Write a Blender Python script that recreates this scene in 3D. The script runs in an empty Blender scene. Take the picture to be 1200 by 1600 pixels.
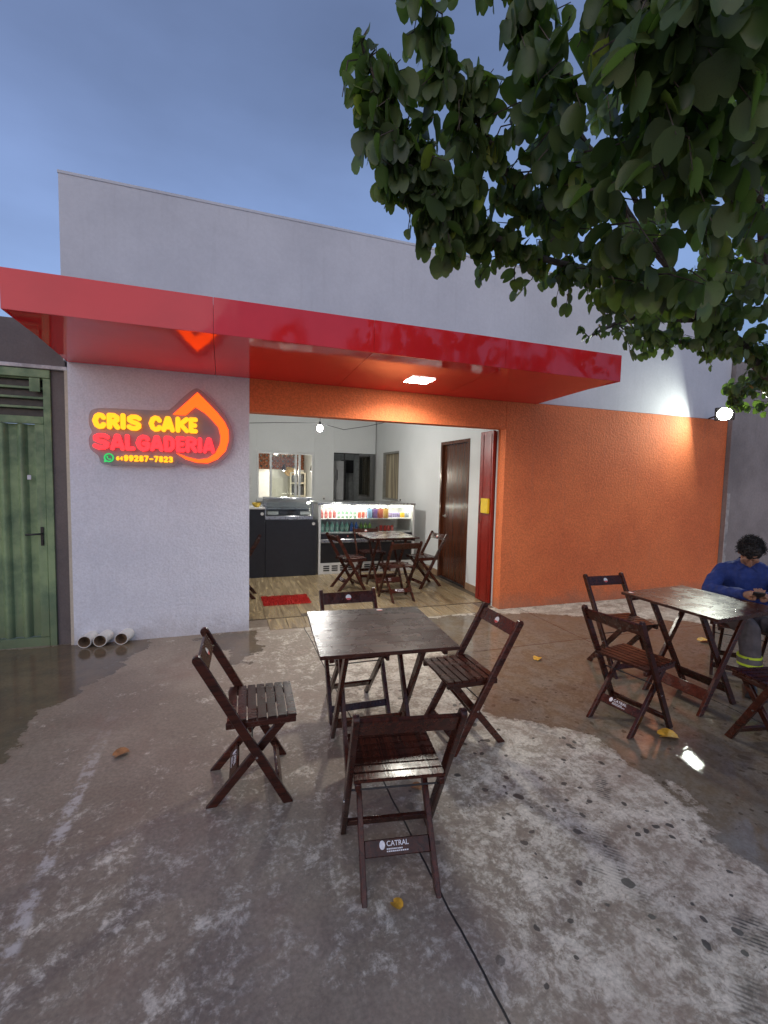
import bpy, bmesh, math, random
import numpy as np
from mathutils import Vector, Matrix, noise
R = math.radians
rng = random.Random(11)
sc = bpy.context.scene
col = sc.collection

# ------------------------------------------------------------------ camera, sky, light, exposure
def camera():
    yaw, pitch, roll = R(19.405), R(-4.105), R(1.287)
    fwd = Vector((math.sin(yaw) * math.cos(pitch), math.cos(yaw) * math.cos(pitch), math.sin(pitch)))
    right = Vector((math.cos(yaw), -math.sin(yaw), 0))
    up = right.cross(fwd)
    r2 = right * math.cos(roll) + up * math.sin(roll)
    u2 = up * math.cos(roll) - right * math.sin(roll)
    cd = bpy.data.cameras.new('camera')
    co = bpy.data.objects.new('camera', cd)
    col.objects.link(co)
    m = Matrix((r2, u2, -fwd)).transposed().to_4x4()
    m.translation = (0, 0, 1.6)
    co.matrix_world = m
    cd.sensor_fit = 'HORIZONTAL'
    cd.sensor_width = 36
    cd.lens = 717.4 / 1200 * 36
    cd.clip_start = 0.02
    cd.clip_end = 3000
    sc.camera = co
camera()
SUN_EL, SUN_ROT = 3.0, 215.0
w = bpy.data.worlds.new('World'); sc.world = w; w.use_nodes = True
nt = w.node_tree; nt.nodes.clear()
wo = nt.nodes.new('ShaderNodeOutputWorld'); bg = nt.nodes.new('ShaderNodeBackground')
sky = nt.nodes.new('ShaderNodeTexSky'); sky.sky_type = 'NISHITA'; sky.sun_disc = False
sky.sun_elevation = R(SUN_EL); sky.sun_rotation = R(SUN_ROT)
sky.air_density = 1.0; sky.dust_density = 1.5; sky.ozone_density = 3.0
tc = nt.nodes.new('ShaderNodeTexCoord')
mp = nt.nodes.new('ShaderNodeMapping'); mp.inputs['Scale'].default_value = (1, 1, 2.6)
cn = nt.nodes.new('ShaderNodeTexNoise'); cn.inputs['Scale'].default_value = 1.6; cn.inputs['Detail'].default_value = 6
cr = nt.nodes.new('ShaderNodeMapRange'); cr.inputs['From Min'].default_value = .3; cr.inputs['From Max'].default_value = .7
cr.inputs['To Min'].default_value = .80; cr.inputs['To Max'].default_value = 1.18
ml = nt.nodes.new('ShaderNodeMix'); ml.data_type = 'RGBA'; ml.blend_type = 'MULTIPLY'; ml.inputs[0].default_value = 1
grey = nt.nodes.new('ShaderNodeMix'); grey.data_type = 'RGBA'; grey.inputs[0].default_value = .45      # overcast veil over the clear sky
grey.inputs[7].default_value = (1.75, 2.25, 4.0, 1)
nt.links.new(tc.outputs['Generated'], mp.inputs[0]); nt.links.new(mp.outputs[0], cn.inputs['Vector'])
nt.links.new(cn.outputs[0], cr.inputs[0]); nt.links.new(sky.outputs[0], grey.inputs[6])
nt.links.new(grey.outputs[2], ml.inputs[6]); nt.links.new(cr.outputs[0], ml.inputs[7])
sz = nt.nodes.new('ShaderNodeSeparateXYZ'); hz = nt.nodes.new('ShaderNodeMapRange'); hz.interpolation_type = 'SMOOTHSTEP'
hz.inputs['From Min'].default_value = .30; hz.inputs['From Max'].default_value = .80; hz.inputs['To Min'].default_value = 1.32; hz.inputs['To Max'].default_value = .76
mh = nt.nodes.new('ShaderNodeMix'); mh.data_type = 'RGBA'; mh.blend_type = 'MULTIPLY'; mh.inputs[0].default_value = 1
nt.links.new(tc.outputs['Generated'], sz.inputs[0]); nt.links.new(sz.outputs[2], hz.inputs[0])
nt.links.new(ml.outputs[2], mh.inputs[6]); nt.links.new(hz.outputs[0], mh.inputs[7])
nt.links.new(mh.outputs[2], bg.inputs[0]); nt.links.new(bg.outputs[0], wo.inputs[0])
bg.inputs[1].default_value = 0.12
sl = bpy.data.lights.new('sun', 'SUN'); sl.energy = 0.46; sl.angle = R(70); sl.color = (1, .90, .82)
so = bpy.data.objects.new('sun', sl); col.objects.link(so)
# the light of the set sun, from behind the camera
so.rotation_euler = Vector((math.sin(R(SUN_ROT)) * math.cos(R(34)), math.cos(R(SUN_ROT)) * math.cos(R(34)), math.sin(R(34)))).to_track_quat('Z', 'Y').to_euler()
sc.view_settings.view_transform = 'Standard'; sc.view_settings.look = 'None'
sc.view_settings.exposure = 0.78; sc.view_settings.gamma = 1.0
sc.view_settings.use_curve_mapping = False
sc.render.engine = 'CYCLES'
sc.cycles.use_denoising = True
sc.cycles.max_bounces = 8
sc.cycles.sample_clamp_indirect = 6

# ------------------------------------------------------------------ helpers
def wl(o):
    v = Vector((0, 0, 0))
    while o is not None:
        v += o.location; o = o.parent
    return v
def tag(o, label=None, cat=None, group=None, kind=None):
    for k, v in (('label', label), ('category', cat), ('group', group), ('kind', kind)):
        if v: o[k] = v
    return o
def empty(name, loc, rz=0, label=None, cat=None, group=None):
    o = bpy.data.objects.new(name, None); col.objects.link(o)
    o.location = loc; o.rotation_euler = (0, 0, rz); o.empty_display_size = .1
    return tag(o, label, cat, group)
def link_mesh(name, me, mat, parent=None, smooth=True, loc=None):
    if mat is not None and not me.materials: me.materials.append(mat)
    if smooth:
        me.polygons.foreach_set('use_smooth', [True] * len(me.polygons))
        me.set_sharp_from_angle(angle=R(38))
    o = bpy.data.objects.new(name, me); col.objects.link(o)
    if parent: o.parent = parent
    if loc is not None: o.location = loc
    return o
class MB:
    def __init__(s): s.v = []; s.f = []
    def add(s, v, f):
        n = len(s.v); s.v += [tuple(p) for p in v]; s.f += [tuple(i + n for i in q) for q in f]; return s
    def box(s, x0, x1, y0, y1, z0, z1, m=None):
        v = [Vector(p) for p in ((x0, y0, z0), (x1, y0, z0), (x1, y1, z0), (x0, y1, z0), (x0, y0, z1), (x1, y0, z1), (x1, y1, z1), (x0, y1, z1))]
        if m is not None: v = [m @ p for p in v]
        return s.add(v, [(0, 3, 2, 1), (4, 5, 6, 7), (0, 1, 5, 4), (1, 2, 6, 5), (2, 3, 7, 6), (3, 0, 4, 7)])
    def beam(s, p0, p1, side, w, t):
        """bar from p0 to p1, w wide along side, t thick across"""
        p0, p1, side = Vector(p0), Vector(p1), Vector(side).normalized()
        d = (p1 - p0).normalized(); side = (side - d * side.dot(d)).normalized(); o = d.cross(side)
        v = [p + side * a * w / 2 + o * b * t / 2 for p in (p0, p1) for a, b in ((-1, -1), (1, -1), (1, 1), (-1, 1))]
        return s.add(v, [(0, 1, 2, 3), (7, 6, 5, 4), (0, 4, 5, 1), (1, 5, 6, 2), (2, 6, 7, 3), (3, 7, 4, 0)])
    def prism(s, poly, f0, f1):
        """poly of 2d points mapped by f0 and f1 to the two faces"""
        n = len(poly)
        v = [f0(*p) for p in poly] + [f1(*p) for p in poly]
        return s.add(v, [tuple(range(n))[::-1], tuple(range(n, 2 * n))] + [(i, (i + 1) % n, n + (i + 1) % n, n + i) for i in range(n)])
    def tube(s, pts, rad, n=8, sq=None, cap=True):
        pts = [Vector(p) for p in pts]
        if not hasattr(rad, '__len__'): rad = [rad] * len(pts)
        prev = None; rings = []
        for i, p in enumerate(pts):
            d = (pts[min(i + 1, len(pts) - 1)] - pts[max(i - 1, 0)]).normalized()
            ref = prev if prev is not None else (Vector((1, 0, 0)) if abs(d.x) < .8 else Vector((0, 1, 0)))
            a = (ref - d * ref.dot(d)).normalized(); prev = a; b = d.cross(a)
            ra, rb = (rad[i], rad[i]) if not hasattr(rad[i], '__len__') else rad[i]
            rings.append([p + a * ra * math.cos(2 * math.pi * k / n) + b * rb * math.sin(2 * math.pi * k / n) for k in range(n)])
        v = [q for r in rings for q in r]; f = []
        for i in range(len(pts) - 1):
            for k in range(n):
                f.append((i * n + k, i * n + (k + 1) % n, (i + 1) * n + (k + 1) % n, (i + 1) * n + k))
        if cap: f += [tuple(range(n))[::-1], tuple(range((len(pts) - 1) * n, len(pts) * n))]
        return s.add(v, f)
    def lathe(s, prof, c=(0, 0, 0), n=14, m=None):
        v = []
        for r, z in prof:
            for k in range(n):
                p = Vector((r * math.cos(2 * math.pi * k / n), r * math.sin(2 * math.pi * k / n), z))
                v.append((m @ p if m is not None else p) + Vector(c))
        f = []
        for i in range(len(prof) - 1):
            for k in range(n):
                f.append((i * n + k, i * n + (k + 1) % n, (i + 1) * n + (k + 1) % n, (i + 1) * n + k))
        f += [tuple(range(n))[::-1], tuple(range((len(prof) - 1) * n, len(prof) * n))]
        return s.add(v, f)
    def ball(s, c, r, n=12, m=None):
        if not hasattr(r, '__len__'): r = (r, r, r)
        v = []; f = []; k2 = n // 2
        for i in range(1, k2):
            t = math.pi * i / k2
            for k in range(n):
                a = 2 * math.pi * k / n
                v.append(Vector((r[0] * math.sin(t) * math.cos(a), r[1] * math.sin(t) * math.sin(a), r[2] * math.cos(t))))
        v += [Vector((0, 0, r[2])), Vector((0, 0, -r[2]))]
        v = [(m @ p if m is not None else p) + Vector(c) for p in v]
        T = len(v) - 2
        for i in range(k2 - 2):
            for k in range(n):
                f.append((i * n + k, (i + 1) * n + k, (i + 1) * n + (k + 1) % n, i * n + (k + 1) % n))
        for k in range(n):
            f.append((T, k, (k + 1) % n)); f.append((T + 1, (k2 - 2) * n + (k + 1) % n, (k2 - 2) * n + k))
        return s.add(v, f)
    def mesh(s, name, bevel=0, seg=1, off=None):
        me = bpy.data.meshes.new(name)
        v = s.v if off is None else [tuple(Vector(p) - off) for p in s.v]
        me.from_pydata(v, [], s.f)
        bm = bmesh.new(); bm.from_mesh(me)
        bmesh.ops.recalc_face_normals(bm, faces=bm.faces)
        if bevel:
            ed = [e for e in bm.edges if len(e.link_faces) == 2 and e.calc_face_angle(0) > R(35)]
            bmesh.ops.bevel(bm, geom=ed, offset=bevel, segments=seg, affect='EDGES', clamp_overlap=True)
        bm.to_mesh(me); bm.free()
        return me
    def build(s, name, mat, parent=None, bevel=0, seg=1, smooth=True, world=True):
        if parent is not None:
            me = s.mesh(name, bevel, seg, wl(parent) if world else None)
            return link_mesh(name, me, mat, parent, smooth)
        a = np.array(s.v); c = Vector(((a[:, 0].min() + a[:, 0].max()) / 2, (a[:, 1].min() + a[:, 1].max()) / 2, a[:, 2].min()))
        return link_mesh(name, s.mesh(name, bevel, seg, c), mat, None, smooth, c)
def copy_tree(o, parent=None):
    c = o.copy(); col.objects.link(c); c.parent = parent
    for ch in o.children: copy_tree(ch, c)
    return c

# ------------------------------------------------------------------ materials
class NT:
    def __init__(s, name):
        s.m = bpy.data.materials.new(name); s.m.use_nodes = True; s.t = s.m.node_tree
        s.b = s.t.nodes['Principled BSDF']; s.out = s.t.nodes['Material Output']
        s._tc = None
    def n(s, t, **kw):
        x = s.t.nodes.new('ShaderNode' + t)
        for k, v in kw.items(): setattr(x, k, v)
        return x
    def l(s, a, b): s.t.links.new(a, b)
    def set(s, k, v):
        if isinstance(v, bpy.types.NodeSocket): s.l(v, s.b.inputs[k])
        else: s.b.inputs[k].default_value = v if not (isinstance(v, tuple) and len(v) == 3) else (*v, 1)
    def co(s, kind='Object', scale=(1, 1, 1)):
        if s._tc is None: s._tc = s.n('TexCoord')
        m = s.n('Mapping'); m.inputs['Scale'].default_value = scale
        s.l(s._tc.outputs[kind], m.inputs[0]); return m.outputs[0]
    def geo(s, scale=(1, 1, 1)):
        g = s.n('NewGeometry'); m = s.n('Mapping'); m.inputs['Scale'].default_value = scale
        s.l(g.outputs['Position'], m.inputs[0]); return m.outputs[0]
    def noise(s, vec, scale, detail=4, rough=.55, dist=0):
        x = s.n('TexNoise'); x.inputs['Scale'].default_value = scale; x.inputs['Detail'].default_value = detail
        x.inputs['Roughness'].default_value = rough; x.inputs['Distortion'].default_value = dist
        s.l(vec, x.inputs['Vector']); return x.outputs[0]
    def vor(s, vec, scale, feature='F1', out='Distance', rnd=1):
        x = s.n('TexVoronoi', feature=feature); x.inputs['Scale'].default_value = scale
        x.inputs['Randomness'].default_value = rnd
        s.l(vec, x.inputs['Vector']); return x.outputs[out]
    def rng(s, v, a, b, c=0., d=1., smooth=True):
        x = s.n('MapRange'); x.interpolation_type = 'SMOOTHSTEP' if smooth else 'LINEAR'
        for i, k in enumerate((a, b, c, d)):
            if isinstance(k, bpy.types.NodeSocket): s.l(k, x.inputs[i + 1])
            else: x.inputs[i + 1].default_value = k
        s.l(v, x.inputs[0]); return x.outputs[0]
    def mix(s, f, a, b, blend='MIX'):
        x = s.n('Mix', data_type='RGBA', blend_type=blend)
        for i, k in ((0, f), (6, a), (7, b)):
            if isinstance(k, bpy.types.NodeSocket): s.l(k, x.inputs[i])
            else: x.inputs[i].default_value = (*k, 1) if isinstance(k, tuple) and len(k) == 3 else k
        return x.outputs[2]
    def math(s, op, a, b=0.):
        x = s.n('Math', operation=op)
        for i, k in ((0, a), (1, b)):
            if isinstance(k, bpy.types.NodeSocket): s.l(k, x.inputs[i])
            else: x.inputs[i].default_value = k
        return x.outputs[0]
    def attr(s, name):
        x = s.n('Attribute', attribute_name=name); return x.outputs['Fac']
    def bump(s, h, strength=.3, dist=.005, normal=None):
        x = s.n('Bump'); x.inputs['Strength'].default_value = 1.0
        if isinstance(strength, bpy.types.NodeSocket): s.l(strength, x.inputs['Strength'])
        else: x.inputs['Strength'].default_value = strength
        x.inputs['Distance'].default_value = dist
        s.l(h, x.inputs['Height'])
        if normal is not None: s.l(normal, x.inputs['Normal'])
        s.l(x.outputs[0], s.b.inputs['Normal']); return x.outputs[0]
def plain(name, c, rough=.5, metal=0., var=.12, scale=14., bump=.0, spec=.5):
    t = NT(name); v = t.noise(t.co(), scale, 5)
    k = t.rng(v, .3, .7, 1 - var, 1 + var)
    t.set('Base Color', t.mix(1., c, k, 'MULTIPLY')); t.set('Roughness', t.rng(t.noise(t.co(), scale * 2.3, 3), .3, .7, rough * .85, min(1, rough * 1.15)))
    t.set('Metallic', metal); t.set('Specular IOR Level', spec)
    if bump: t.bump(t.noise(t.co(), scale * 6, 4), bump, .003)
    return t.m
def emit(name, c, strength):
    t = NT(name); t.set('Base Color', tuple(x * .4 for x in c)); t.set('Emission Color', c); t.set('Emission Strength', strength); t.set('Roughness', .4)
    return t.m
def stucco(name, c, c2, var=.1, streak=.0, grain=42., depth=.006, strength=.55, rough=.8, dirt=0.):
    t = NT(name); p = t.geo()
    big = t.noise(p, 1.3, 6, .6)
    colr = t.mix(t.rng(big, .35, .7), c, c2)
    fine = t.noise(p, grain, 3, .6)
    colr = t.mix(1., colr, t.rng(fine, .25, .75, 1 - var, 1 + var * .6), 'MULTIPLY')
    if streak:
        st = t.noise(t.geo((5, 5, .25)), 3.5, 6, .65)
        colr = t.mix(t.rng(st, .52, .78, 0, streak), colr, (.16, .15, .15))
    if dirt:
        g = t.n('NewGeometry'); sx = t.n('SeparateXYZ'); t.l(g.outputs['Position'], sx.inputs[0])
        hgt = t.math('ADD', sx.outputs[2], t.math('MULTIPLY', t.noise(p, 5, 6, .7), .5))
        colr = t.mix(t.rng(hgt, .22, .50, dirt, 0), colr, (.20, .15, .11))
    t.set('Base Color', colr); t.set('Roughness', rough)
    v = t.vor(p, grain * .55); h = t.math('ADD', fine, t.math('MULTIPLY', v, .5))
    t.bump(h, strength, depth)
    return t.m
def wood(name, c, c2, rough=.3, axis=(40, 4, 40), coat=.1, spread=.35, spec=.35):
    t = NT(name); p = t.co('Object', axis)
    g = t.noise(p, 1.6, 6, .62, .4)
    oi = t.n('ObjectInfo')
    k = t.rng(oi.outputs['Random'], 0, 1, .75, 1.25, False)
    t.set('Base Color', t.mix(1., t.mix(t.rng(g, .35, .68), c, c2), k, 'MULTIPLY'))
    wet = t.noise(t.geo(), 9, 4)
    t.set('Roughness', t.rng(wet, .35, .65, rough * (1 - spread), rough * (1 + spread))); t.set('Specular IOR Level', spec)
    t.set('Coat Weight', coat); t.set('Coat Roughness', .12)
    t.bump(g, .25, .0015)
    return t.m

M = {}
M['white'] = stucco('white_stucco', (.75, .78, .86), (.67, .70, .78), streak=.10, grain=62, depth=.006, strength=.8, dirt=.35)
M['parapet'] = stucco('white_parapet_paint', (.60, .61, .65), (.53, .54, .58), streak=.10, var=.04, grain=40, depth=.002, strength=.25)
M['orange'] = stucco('orange_stucco', (.76, .195, .062), (.66, .155, .05), streak=.12, var=.2, grain=60, depth=.006, strength=.8, dirt=.45)
M['grey_wall'] = stucco('grey_cement', (.17, .145, .14), (.115, .10, .10), streak=.3, grain=70, depth=.003)
M['grey_wall2'] = stucco('grey_cement_right', (.30, .265, .25), (.20, .175, .165), streak=.45, grain=30, depth=.003)
M['cream'] = stucco('cream_edge', (.62, .56, .44), (.5, .45, .38), grain=40)
M['inside'] = stucco('inside_white_paint', (.74, .76, .76), (.70, .72, .72), var=.03, grain=80, depth=.001, strength=.15, rough=.55)
M['ceiling'] = plain('ceiling_paint', (.66, .68, .69), .7)
M['tile_wall'] = plain('white_tile', (.78, .76, .68), .2, var=.04)
M['wood'] = wood('dark_stained_wood', (.072, .018, .010), (.026, .009, .006), .24, coat=0., spec=.42)
M['wood_table'] = wood('dark_stained_wood_table', (.070, .024, .014), (.026, .010, .008), .27, (4, 40, 40), 0., .15, .35)
M['door_wood'] = wood('varnished_door_wood', (.105, .032, .014), (.06, .019, .010), .25, (22, 22, 1.2), .2, .05)
M['steel'] = plain('brushed_steel', (.55, .56, .57), .3, 1., .05)
M['alu'] = plain('painted_aluminium', (.72, .73, .73), .4, 0, .04)
M['black'] = plain('black_plastic', (.016, .016, .018), .4, 0, .1)
M['dark'] = plain('dark_metal', (.035, .033, .035), .45, .3, .15)
M['navy'] = plain('navy_laminate', (.020, .021, .028), .35, 0, .12)
M['red_gate'] = plain('red_gate_paint', (.24, .016, .010), .35, 0, .12)
M['yellow'] = plain('yellow_paint', (.75, .52, .02), .4, 0, .05)
M['pvc'] = plain('pvc_pipe', (.66, .65, .62), .4, 0, .15, 9)
M['pvc_in'] = plain('dirty_pipe_inside', (.26, .17, .10), .8, 0, .35, 20)
M['red_cloth'] = plain('red_mat_fibre', (.50, .025, .018), .95, 0, .35, 60, .8)
M['skirting'] = plain('tan_skirting', (.32, .20, .12), .4, 0, .12)
M['leaf_dry'] = plain('yellow_leaf', (.62, .33, .03), .6, 0, .3, 30)
M['leaf_brown'] = plain('brown_leaf', (.32, .15, .06), .7, 0, .3, 30)
M['white_plain'] = plain('white_plastic', (.78, .78, .76), .35, 0, .04)
M['sticker_red'] = plain('sticker_red', (.65, .07, .06), .4, 0, .04)
M['print'] = plain('white_print', (.72, .73, .78), .5, 0, .12, 90)
M['rubber'] = plain('rubber', (.02, .02, .02), .7)

def mat_acm():
    t = NT('red_composite_panel'); p = t.geo()
    t.set('Base Color', t.mix(t.rng(t.noise(p, 2.2, 4), .35, .65), (.80, .024, .030), (.74, .021, .026)))
    t.set('Roughness', t.rng(t.noise(t.geo((7, 7, 1.2)), 1.6, 6, .65), .35, .75, .035, .14)); t.set('Specular IOR Level', .58)
    t.set('Coat Weight', .0); t.set('Coat Roughness', .03)
    b = t.n('Bump'); b.inputs['Strength'].default_value = .16; b.inputs['Distance'].default_value = .012
    t.l(t.noise(t.geo((1, 1, 1)), 2.3, 2), b.inputs['Height']); t.l(b.outputs[0], t.b.inputs['Normal']); t.l(b.outputs[0], t.b.inputs['Coat Normal'])
    return t.m
M['acm'] = mat_acm()
def mat_green():
    t = NT('weathered_green_paint'); p = t.geo()
    c = t.mix(t.rng(t.noise(p, 3.0, 6, .65), .35, .68), (.25, .35, .18), (.12, .19, .11))
    c = t.mix(t.rng(t.noise(t.geo((9, 9, .6)), 2.0, 6, .7), .52, .75, 0, .7), c, (.21, .23, .15))
    g = t.n('NewGeometry'); sx = t.n('SeparateXYZ'); t.l(g.outputs['Position'], sx.inputs[0])
    low = t.math('ADD', sx.outputs[2], t.math('MULTIPLY', t.noise(p, 6, 5), .9))
    c = t.mix(t.rng(low, .35, 1.0, .55, 0), c, (.045, .05, .035))
    t.set('Base Color', c); t.set('Roughness', t.rng(t.noise(p, 12, 4), .3, .7, .45, .8)); t.bump(t.noise(p, 60, 4), .3, .003)
    return t.m
M['green'] = mat_green()
def mat_glass(name, tint=(1, 1, 1), a=.12):
    t = NT(name); tr = t.n('BsdfTransparent'); gl = t.n('BsdfGlossy'); mx = t.n('MixShader'); fr = t.n('Fresnel')
    tr.inputs[0].default_value = (*tint, 1); gl.inputs['Roughness'].default_value = .03; fr.inputs[0].default_value = 1.5
    t.l(t.math('ADD', fr.outputs[0], a * .3), mx.inputs[0]); t.l(tr.outputs[0], mx.inputs[1]); t.l(gl.outputs[0], mx.inputs[2]); t.l(mx.outputs[0], t.out.inputs[0])
    return t.m
M['glass'] = mat_glass('clear_glass', (.93, .96, .95))
M['grey_glass'] = mat_glass('grey_glass', (.30, .32, .33), .5)
def mat_plank():
    t = NT('wood_look_tile'); oi = t.n('ObjectInfo')
    cmb = t.n('CombineXYZ'); t.l(t.math('MULTIPLY', oi.outputs['Random'], 37.), cmb.inputs[2])
    va = t.n('VectorMath', operation='ADD'); t.l(t.co('Object', (30, 2.2, 1)), va.inputs[0]); t.l(cmb.outputs[0], va.inputs[1])
    g = t.noise(va.outputs[0], 1.0, 6, .65, .5)
    c = t.mix(t.rng(g, .32, .62), (.46, .35, .20), (.15, .10, .052))
    c = t.mix(t.rng(oi.outputs['Random'], 0, 1, 0, .35, False), c, (.42, .34, .22))
    t.set('Base Color', c); t.set('Roughness', t.rng(g, .3, .7, .22, .38)); t.bump(g, .15, .001)
    return t.m
M['plank'] = mat_plank()
def mat_leaf():
    t = NT('leaf_green'); g = t.n('NewGeometry'); oi = t.n('ObjectInfo')
    r = t.math('FRACT', t.math('ADD', g.outputs['Random Per Island'], oi.outputs['Random']))
    c = t.mix(t.rng(r, 0, .8, 0, 1, False), (.050, .078, .038), (.090, .130, .052))
    c = t.mix(t.rng(r, .975, .995), c, (.20, .24, .05))
    c = t.mix(t.rng(t.noise(t.co(), 30, 4), .5, .75, 0, .5), c, (.045, .060, .025))
    t.set('Base Color', c); t.set('Roughness', .42); t.set('Specular IOR Level', .45)
    tl = t.n('BsdfTranslucent'); t.l(t.mix(1., c, (2.6, 3.2, 1.0), 'MULTIPLY'), tl.inputs[0])
    mx = t.n('MixShader'); mx.inputs[0].default_value = .36
    t.l(t.b.outputs[0], mx.inputs[1]); t.l(tl.outputs[0], mx.inputs[2]); t.l(mx.outputs[0], t.out.inputs[0])
    return t.m
M['leaf'] = mat_leaf()
def mat_bark():
    t = NT('bark'); p = t.co('Object', (1, 1, .35)); n1 = t.noise(p, 26, 6, .65)
    t.set('Base Color', t.mix(t.rng(n1, .35, .7), (.045, .035, .028), (.12, .10, .085))); t.set('Roughness', .9); t.bump(n1, .6, .01)
    return t.m
M['bark'] = mat_bark()
def mat_ground():
    t = NT('wet_concrete'); p = t.geo()
    wet, damp, shoe = t.attr('wet'), t.attr('damp'), t.attr('shoe')
    warp = t.n('VectorMath', operation='ADD'); nz = t.n('TexNoise'); nz.inputs['Scale'].default_value = 5; nz.inputs['Detail'].default_value = 4
    t.l(p, nz.inputs['Vector']); sc_ = t.n('VectorMath', operation='SCALE'); sc_.inputs['Scale'].default_value = .10
    t.l(nz.outputs[1], sc_.inputs[0]); t.l(p, warp.inputs[0]); t.l(sc_.outputs[0], warp.inputs[1]); q = warp.outputs[0]
    big = t.noise(p, .9, 6, .6); mid = t.noise(q, 4.5, 6, .66); fin = t.noise(p, 60, 4, .6)
    # crazed, blotchy dry skin of the slab
    cell2 = t.vor(q, 46, 'DISTANCE_TO_EDGE')
    blot = t.noise(q, 26, 6, .70); soft = t.noise(q, 9, 5, .6)
    light = t.mix(t.rng(mid, .35, .65), (.53, .485, .405), (.66, .605, .515))
    dark = t.mix(t.rng(big, .4, .62), (.245, .20, .155), (.33, .275, .215))
    warp2 = t.n('VectorMath', operation='ADD'); nz2 = t.n('TexNoise'); nz2.inputs['Scale'].default_value = 38; nz2.inputs['Detail'].default_value = 4
    t.l(p, nz2.inputs['Vector']); sc2 = t.n('VectorMath', operation='SCALE'); sc2.inputs['Scale'].default_value = .05
    t.l(nz2.outputs[1], sc2.inputs[0]); t.l(q, warp2.inputs[0]); t.l(sc2.outputs[0], warp2.inputs[1])
    flake = t.rng(t.vor(warp2.outputs[0], 42, 'DISTANCE_TO_EDGE'), .0, .30); grit = t.noise(q, 48, 5, .72)
    m = t.math('ADD', t.math('MULTIPLY', blot, .62), t.math('ADD', t.math('MULTIPLY', mid, .38), t.math('MULTIPLY', soft, .40)))
    m = t.math('SUBTRACT', m, t.math('MULTIPLY', damp, .27))
    m = t.math('ADD', m, t.math('MULTIPLY', t.math('SUBTRACT', flake, .5), .045)); m = t.math('ADD', m, t.math('MULTIPLY', t.math('SUBTRACT', grit, .5), .42))
    patch = t.rng(m, .56, .80)
    c = t.mix(patch, dark, light)
    crack = t.math('MULTIPLY', t.rng(cell2, 0, .07, 1, 0), t.rng(soft, .42, .6))
    c = t.mix(t.math('MULTIPLY', crack, .18), c, (.13, .11, .10))
    c = t.mix(1., c, t.rng(fin, .25, .75, .80, 1.16), 'MULTIPLY')
    # faint reddish earth
    c = t.mix(t.rng(t.noise(p, 1.7, 5, .7), .45, .72, 0, .45), c, (.23, .15, .115))
    # white scuffed line and saw-cut joints
    sx = t.n('SeparateXYZ'); t.l(p, sx.inputs[0]); X, Y = sx.outputs[0], sx.outputs[1]
    wob = t.math('MULTIPLY', t.math('SUBTRACT', t.noise(p, 3, 4), .5), .03)
    def line(coord, at, half): return t.rng(t.math('ABSOLUTE', t.math('SUBTRACT', t.math('ADD', coord, wob), at)), half * .5, half, 1, 0)
    jn = t.math('MAXIMUM', line(X, .82, .006), line(X, 3.55, .006)); jn = t.math('MAXIMUM', jn, line(X, -2.0, .006))
    jn = t.math('MAXIMUM', jn, t.math('MULTIPLY', line(Y, 3.72, .006), t.rng(X, 1.6, 1.9)))
    scuff = t.math('MULTIPLY', line(X, -.70, .045), t.rng(t.noise(p, 16, 5, .7), .42, .62))
    scuff = t.math('MULTIPLY', scuff, t.rng(Y, 3.6, 2.4))
    c = t.mix(t.math('MULTIPLY', scuff, .8), c, (.58, .55, .53))
    # drops that fell on the dry slab, shoe prints
    vd = t.n('TexVoronoi'); vd.inputs['Scale'].default_value = 8.5; t.l(q, vd.inputs['Vector'])
    vs = t.n('SeparateColor'); t.l(vd.outputs['Color'], vs.inputs[0])
    rad = t.rng(vs.outputs[0], .30, 1., .03, .235, False)
    dr = t.rng(t.math('SUBTRACT', t.math('ADD', vd.outputs['Distance'], t.math('MULTIPLY', t.math('SUBTRACT', t.noise(p, 34, 4), .5), .16)), rad), -.035, .012, 1, 0)
    vd2 = t.n('TexVoronoi'); vd2.inputs['Scale'].default_value = 17; t.l(q, vd2.inputs['Vector'])
    vs2 = t.n('SeparateColor'); t.l(vd2.outputs['Color'], vs2.inputs[0])
    dr2 = t.rng(t.math('SUBTRACT', t.math('ADD', vd2.outputs['Distance'], t.math('MULTIPLY', t.math('SUBTRACT', t.noise(p, 50, 3), .5), .2)), t.rng(vs2.outputs[1], .55, 1., .0, .32, False)), -.025, .012, 1, 0)
    drops = t.math('MULTIPLY', t.math('MAXIMUM', dr, dr2), t.attr('drops'))
    tread = t.rng(t.math('SINE', t.math('MULTIPLY', t.math('ADD', X, Y), 260.)), -.2, .5)
    drops = t.math('MAXIMUM', drops, t.math('MULTIPLY', shoe, t.math('MULTIPLY', t.rng(tread, 0, 1, .35, 1), t.rng(t.noise(p, 30, 3), .35, .55))))
    c = t.mix(t.math('MULTIPLY', drops, .9), c, (.040, .035, .031))
    # film of rain water
    wn = t.math('ADD', wet, t.math('ADD', t.math('MULTIPLY', t.math('SUBTRACT', t.noise(p, 7, 6, .65), .5), .36), t.math('MULTIPLY', t.math('SUBTRACT', t.noise(p, 2.1, 3), .5), .36)))
    film = t.rng(wn, -.02, .03); deep = t.rng(wn, .02, .22)
    brown = t.mix(t.rng(mid, .35, .65), (.140, .102, .062), (.085, .066, .046))
    c = t.mix(t.math('MULTIPLY', film, .80), c, brown)
    c = t.mix(jn, c, (.025, .022, .02))
    t.set('Base Color', c)
    r = t.rng(mid, .3, .7, .62, .8)
    rm = t.n('Mix', data_type='FLOAT'); t.l(damp, rm.inputs[0]); t.l(r, rm.inputs[2]); rm.inputs[3].default_value = .42
    rm2 = t.n('Mix', data_type='FLOAT'); t.l(t.math('MAXIMUM', film, t.math('MULTIPLY', drops, .5)), rm2.inputs[0]); t.l(rm.outputs[0], rm2.inputs[2])
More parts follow.
